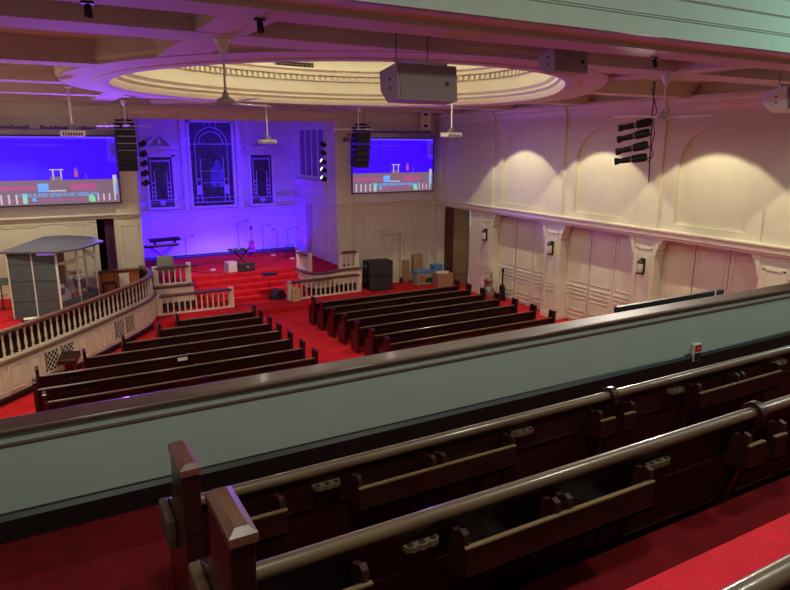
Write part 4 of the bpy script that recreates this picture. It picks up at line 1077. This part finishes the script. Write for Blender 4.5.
panel(bp[1], bp[2], 0, .42, 'grey', 'lower_panel', .05); panel(bp[2], bp[3], .3, H, 'acrylic', 'clear_panel', .012); panel(bp[2], bp[3], 0, .3, 'grey', 'lower_panel', .05)
panel(bp[4], bp[0], 0, 1.2, 'grey', 'felt_panel', .06)
for A, B, f in ((0, 1, 0), (0, 1, .5), (0, 1, 1), (1, 2, .5), (1, 2, 1), (2, 3, 1), (4, 0, 0)):
    p = V(bp[A]) + (V(bp[B]) - V(bp[A])) * f
    MB().box(p.x - .03, p.x + .03, p.y - .03, p.y + .03, 0, H).build('post', M['white'], t)
for z in (1.55,): panel(bp[1], bp[2], z, z + .04, 'white', 'cross_rail', .04); panel(bp[2], bp[3], z, z + .04, 'white', 'cross_rail', .04)
MB().tube([(1.0, 22.0, 1.9), (1.45, 22.6, 1.4)], .015, 6).build('brace', M['dgrey'], t)
# drum kit in the booth
t = thing('bass_drum', 'blue bass drum with white head inside the drum booth', 'drum', (.3, 22.6, ZH), math.radians(35))
MB().lathe([(.3, -.2), (.31, 0), (.3, .2)], (0, 0, 0), 20, T=TR((0, 0, .31)) @ RX(PI / 2)).build('shell', M['drumblue'], t, smooth=True)
MB().lathe([(0, 0), (.28, 0), (.28, .01), (0, .01)], (0, 0, 0), 20, T=TR((0, -.2, .31)) @ RX(PI / 2), caps=False).build('head', M['skin_w'], t)
def drum(x, y, z, r, h, m, lab, tilt=0):
    t = thing('tom_drum', lab, 'drum', (x, y, ZH), 0)
    MB().tube([(0, 0, 0), (0, 0, z)], .02, 6).build('stand', M['chrome'], t)
    for k in range(3):
        a = 2 * PI * k / 3; MB().tube([(0, 0, .2), (.22 * math.cos(a), .22 * math.sin(a), .01)], .014, 5).build('leg', M['chrome'], t)
    T = TR((0, 0, z)) @ RX(tilt)
    MB().lathe([(r, 0), (r, h)], (0, 0, 0), 18, T=T).build('shell', M[m], t, smooth=True)
    MB().lathe([(r + .012, h - .02), (r + .012, h + .02)], (0, 0, 0), 18, T=T).build('hoop', M['chrome'], t)
    MB().lathe([(0, h + .021), (r, h + .021), (r, h + .024), (0, h + .024)], (0, 0, 0), 18, T=T, caps=False).build('head', M['skin_w'], t)
drum(.3, 21.75, .55, .17, .22, 'drumblue', 'blue-wrapped tom nearest the felt panels in the drum booth', .3)
drum(.9, 22.7, .6, .17, .22, 'drumblue', 'blue-wrapped tom at the middle of the drum booth', .3)
drum(.2, 23.3, .35, .18, .3, 'drumred', 'red drum at the back of the booth behind the blue toms')
drum(.98, 23.05, .4, .16, .28, 'drumred', 'red drum nearest the far post of the booth')
def cymbal(x, y, z, lab):
    t = thing('cymbal_stand', lab, 'cymbal', (x, y, ZH))
    MB().tube([(0, 0, .1), (0, 0, z)], .014, 6).build('pole', M['chrome'], t)
    for k in range(3):
        a = 2 * PI * k / 3; MB().tube([(0, 0, .3), (.25 * math.cos(a), .25 * math.sin(a), .01)], .012, 5).build('leg', M['chrome'], t)
    MB().lathe([(.24, 0), (.06, .025), (.045, .05), (0, .055)], (0, 0, 0), 20, T=TR((0, 0, z)) @ RX(.15), caps=False).build('cymbal', M['brass'], t, smooth=True)
cymbal(-.2, 22.2, 1.0, 'brass cymbal nearest the felt panels inside the booth'); cymbal(.78, 22.35, 1.05, 'brass cymbal in the middle of the booth'); cymbal(.62, 23.4, 1.2, 'brass cymbal at the back of the booth')
mic(.3, 24.0, ZH, 1.6, .3, 'microphone stand between the drum booth and the end wall')
tag(MB().box(-.75, -.25, 20.55, 20.85, ZH, ZH + .1).build('equipment_case', M['black'], bevel=.01), 'flat black case at the foot of the grey drum booth', 'case')
tag(MB().box(-.7, -.3, 20.58, 20.82, ZH + .1, ZH + .112).build('paper_sheet', M['paper']), 'white sheets lying on the flat case by the drum booth', 'paper')
t = thing('music_stand', 'black music stand on the red choir floor beyond the drum booth', 'music stand', (-1.25, 22.6, ZH))
MB().tube([(0, 0, 0), (0, 0, .9)], .02, 6).build('pole', M['black'], t)
for s in (-1, 1): MB().tube([(0, 0, .1), (.2 * s, -.1, .01)], .016, 5).build('leg', M['black'], t)
MB().box(-.22, .22, -.15, .15, -.01, .01, T=TR((0, 0, .9)) @ RX(.6)).build('desk', M['black'], t)
# orange oak choir desk along the wall
t = thing('choir_desk', 'orange oak choir partition with a dark cap between the drum booth and the stage', 'choir partition', (1.5, 23.86, ZH))
MB().box(0, 1.38, 0, .06, 0, .68).build('panel', M['orange'], t)
for x in (.0, .34, .68, 1.0, 1.32): MB().box(x, x + .06, -.02, 0, 0, .68).build('stile', M['orange'], t)
MB().box(-.05, 1.4, -.08, .22, .68, .74).build('cap', M['hrail'], t, bevel=.01)
tag(MB().box(2.22, 2.55, 23.81, 23.828, ZH + .02, ZH + .62).build('notice_sheet', M['paper']), 'tall pale sheet fixed to the orange oak partition', 'paper')
t = thing('folding_chair', 'dark chair back seen past the oak partition beside the notice sheet', 'chair', (1.85, 23.3, ZH))
MB().box(-.2, .2, -.2, .2, .4, .43).build('seat', M['black'], t)
MB().tube([(-.2, .2, 0), (-.2, .2, .8), (.2, .2, .8), (.2, .2, 0)], .014, 6).build('back_frame', M['black'], t)
for s in (-.2, .2): MB().tube([(s, -.2, 0), (s, -.2, .42)], .014, 6).build('leg', M['black'], t)
# small lectern beside the choir wall
t = thing('lectern', 'small dark wooden lectern on the red aisle beside the curved choir wall', 'lectern', (.3, 17.9, 0), math.radians(-20))
MB().box(-.11, .11, -.1, .1, .03, .5).build('column', M['wood'], t, bevel=.01)
MB().box(-.17, .17, -.15, .15, 0, .04).build('base', M['wood'], t)
MB().prism([(-.2, .44), (.18, .56), (.18, .7), (-.2, .57)], 'x', -.23, .23).build('desk', M['wood'], t, bevel=.012)

# ================================================================== GALLERY THINGS
t = thing('monitor_screen', 'long thin black monitor mounted on the far side of the parapet rail', 'monitor', (5.29, 4.62, 3.2))
MB().box(0, 1.8, 0, .05, 0, 1.11).build('case', M['black'], t, bevel=.006)
MB().box(.02, 1.78, .05, .055, .02, 1.09).build('screen', M['dgrey'], t)
MB().box(.8, 1.0, -.135, 0, .3, .7).build('bracket', M['black'], t)
MB().box(1.62, 1.635, -.012, 0, .95, 1.11).build('cable_clip', M['white'], t)
t = thing('signal_box', 'small pale box with red upper and black lower face on the sage parapet', 'signal box', (6.22, 4.358, 3.635))
MB().box(0, .12, -.04, 0, 0, .2).build('case', M['grn'], t, bevel=.004)
MB().box(.012, .118, -.045, -.04, .108, .19).build('red_face', M['redface'], t)
MB().box(.012, .118, -.045, -.04, .01, .095).build('black_face', M['black'], t)
MB().box(.06, .072, -.048, -.045, .145, .157).build('indicator', M['white'], t)
MB().tube([(.05, -.02, 0), (.05, -.02, -.04)], .008, 6).tube([(.08, -.02, 0), (.08, -.02, -.04)], .008, 6).build('conduit', M['metal'], t)

# ================================================================== LIGHT
def light(kind, name, loc, target, color, power, size=.1, spot=None, blend=.1, sy=None):
    l = bpy.data.lights.new(name, kind); l.energy = power; l.color = color
    if kind == 'AREA':
        l.size = size
        if sy: l.shape = 'RECTANGLE'; l.size_y = sy
    else: l.shadow_soft_size = size
    if kind == 'SPOT': l.spot_size = math.radians(spot); l.spot_blend = blend
    o = bpy.data.objects.new(name, l); col.objects.link(o); o.location = loc
    if target is not None: o.rotation_euler = (V(target) - V(loc)).to_track_quat('-Z', 'Y').to_euler()
    return o
WARM = (1, .93, .6)
for y in (22.1, 18.35, 14.62, 10.75, 6.9):
    light('SPOT', 'downlight', (13.9, y, 7.5), (13.9, y, 0), WARM, 460, .05, 90, .1)
for y in (21.5, 17.5, 13.5):
    light('SPOT', 'downlight', (-.8, y, 7.5), (-.6, y, 0), WARM, 680, .05, 105, .3)
for k in range(8):
    a = 2 * PI * k / 8
    light('POINT', 'dome_lamp', (DC[0] + 2.8 * math.cos(a), DC[1] + 2.8 * math.sin(a), 8.75), None, (1, .95, .78), 46, .08)
BLUE = (.03, .0, 1)
light('AREA', 'chancel_wash', (6.9, 27.7, 1.3), (6.9, 29.1, 3.4), BLUE, 420, 7, None, sy=.1)
light('SPOT', 'chancel_spot', (3.7, 24.8, 6.4), (7.6, 29.0, 4.2), (.03, .005, 1), 800, .06, 60, .5)
light('SPOT', 'chancel_spot', (10.2, 24.8, 6.4), (5.5, 29.0, 4.2), (.03, .005, 1), 800, .06, 60, .5)
light('AREA', 'chancel_flood', (6.9, 25.0, 6.9), (6.9, 28.5, 2.5), (.04, .01, 1), 90, 5, None, sy=.3)
light('SPOT', 'stage_spot', (7, 21.5, 7.1), (7, 25.4, 1.05), (1, .6, .75), 1300, .06, 50, .5)
PUR = (.2, .06, 1)  # two added spots without fixtures tint the soffits purple
light('SPOT', 'purple_fill', (2.0, 24.0, 3.1), (2.6, 12, 8.0), PUR, 3400, .1, 72, .6)
light('SPOT', 'purple_fill', (12.3, 23.3, 1.5), (11.5, 13, 8.2), PUR, 700, .1, 90, .6)
light('POINT', 'lobby_lamp', (17.2, 23.6, 3.1), None, (.9, .97, 1), 110, .1)
# gallery lamps
for x in (.5, 4.5, 8.5):
    light('AREA', 'gallery_lamp', (x, .6, 8.3), (x, 2.4, 3), (.98, 1, .9), 74, .6, None, sy=.3)
light('AREA', 'gallery_lamp', (11.0, 3.0, 8.2), (10.5, 4.2, 5), (.5, 1, .8), 110, 1.2, None, sy=.3)
light('SPOT', 'downlight', (9.5, 8.3, 6.85), (3.0, 2.0, 3.7), (1, .9, .76), 800, .06, 50, .3)
w = bpy.data.worlds.new('world'); scn.world = w; w.use_nodes = True
w.node_tree.nodes['Background'].inputs[0].default_value = (.6, .54, .45, 1); w.node_tree.nodes['Background'].inputs[1].default_value = .34
scn.view_settings.view_transform = 'Standard'; scn.view_settings.look = 'None'
scn.view_settings.exposure = 0; scn.view_settings.gamma = 1
scn.view_settings.use_curve_mapping = False
scn.cycles.use_denoising = True
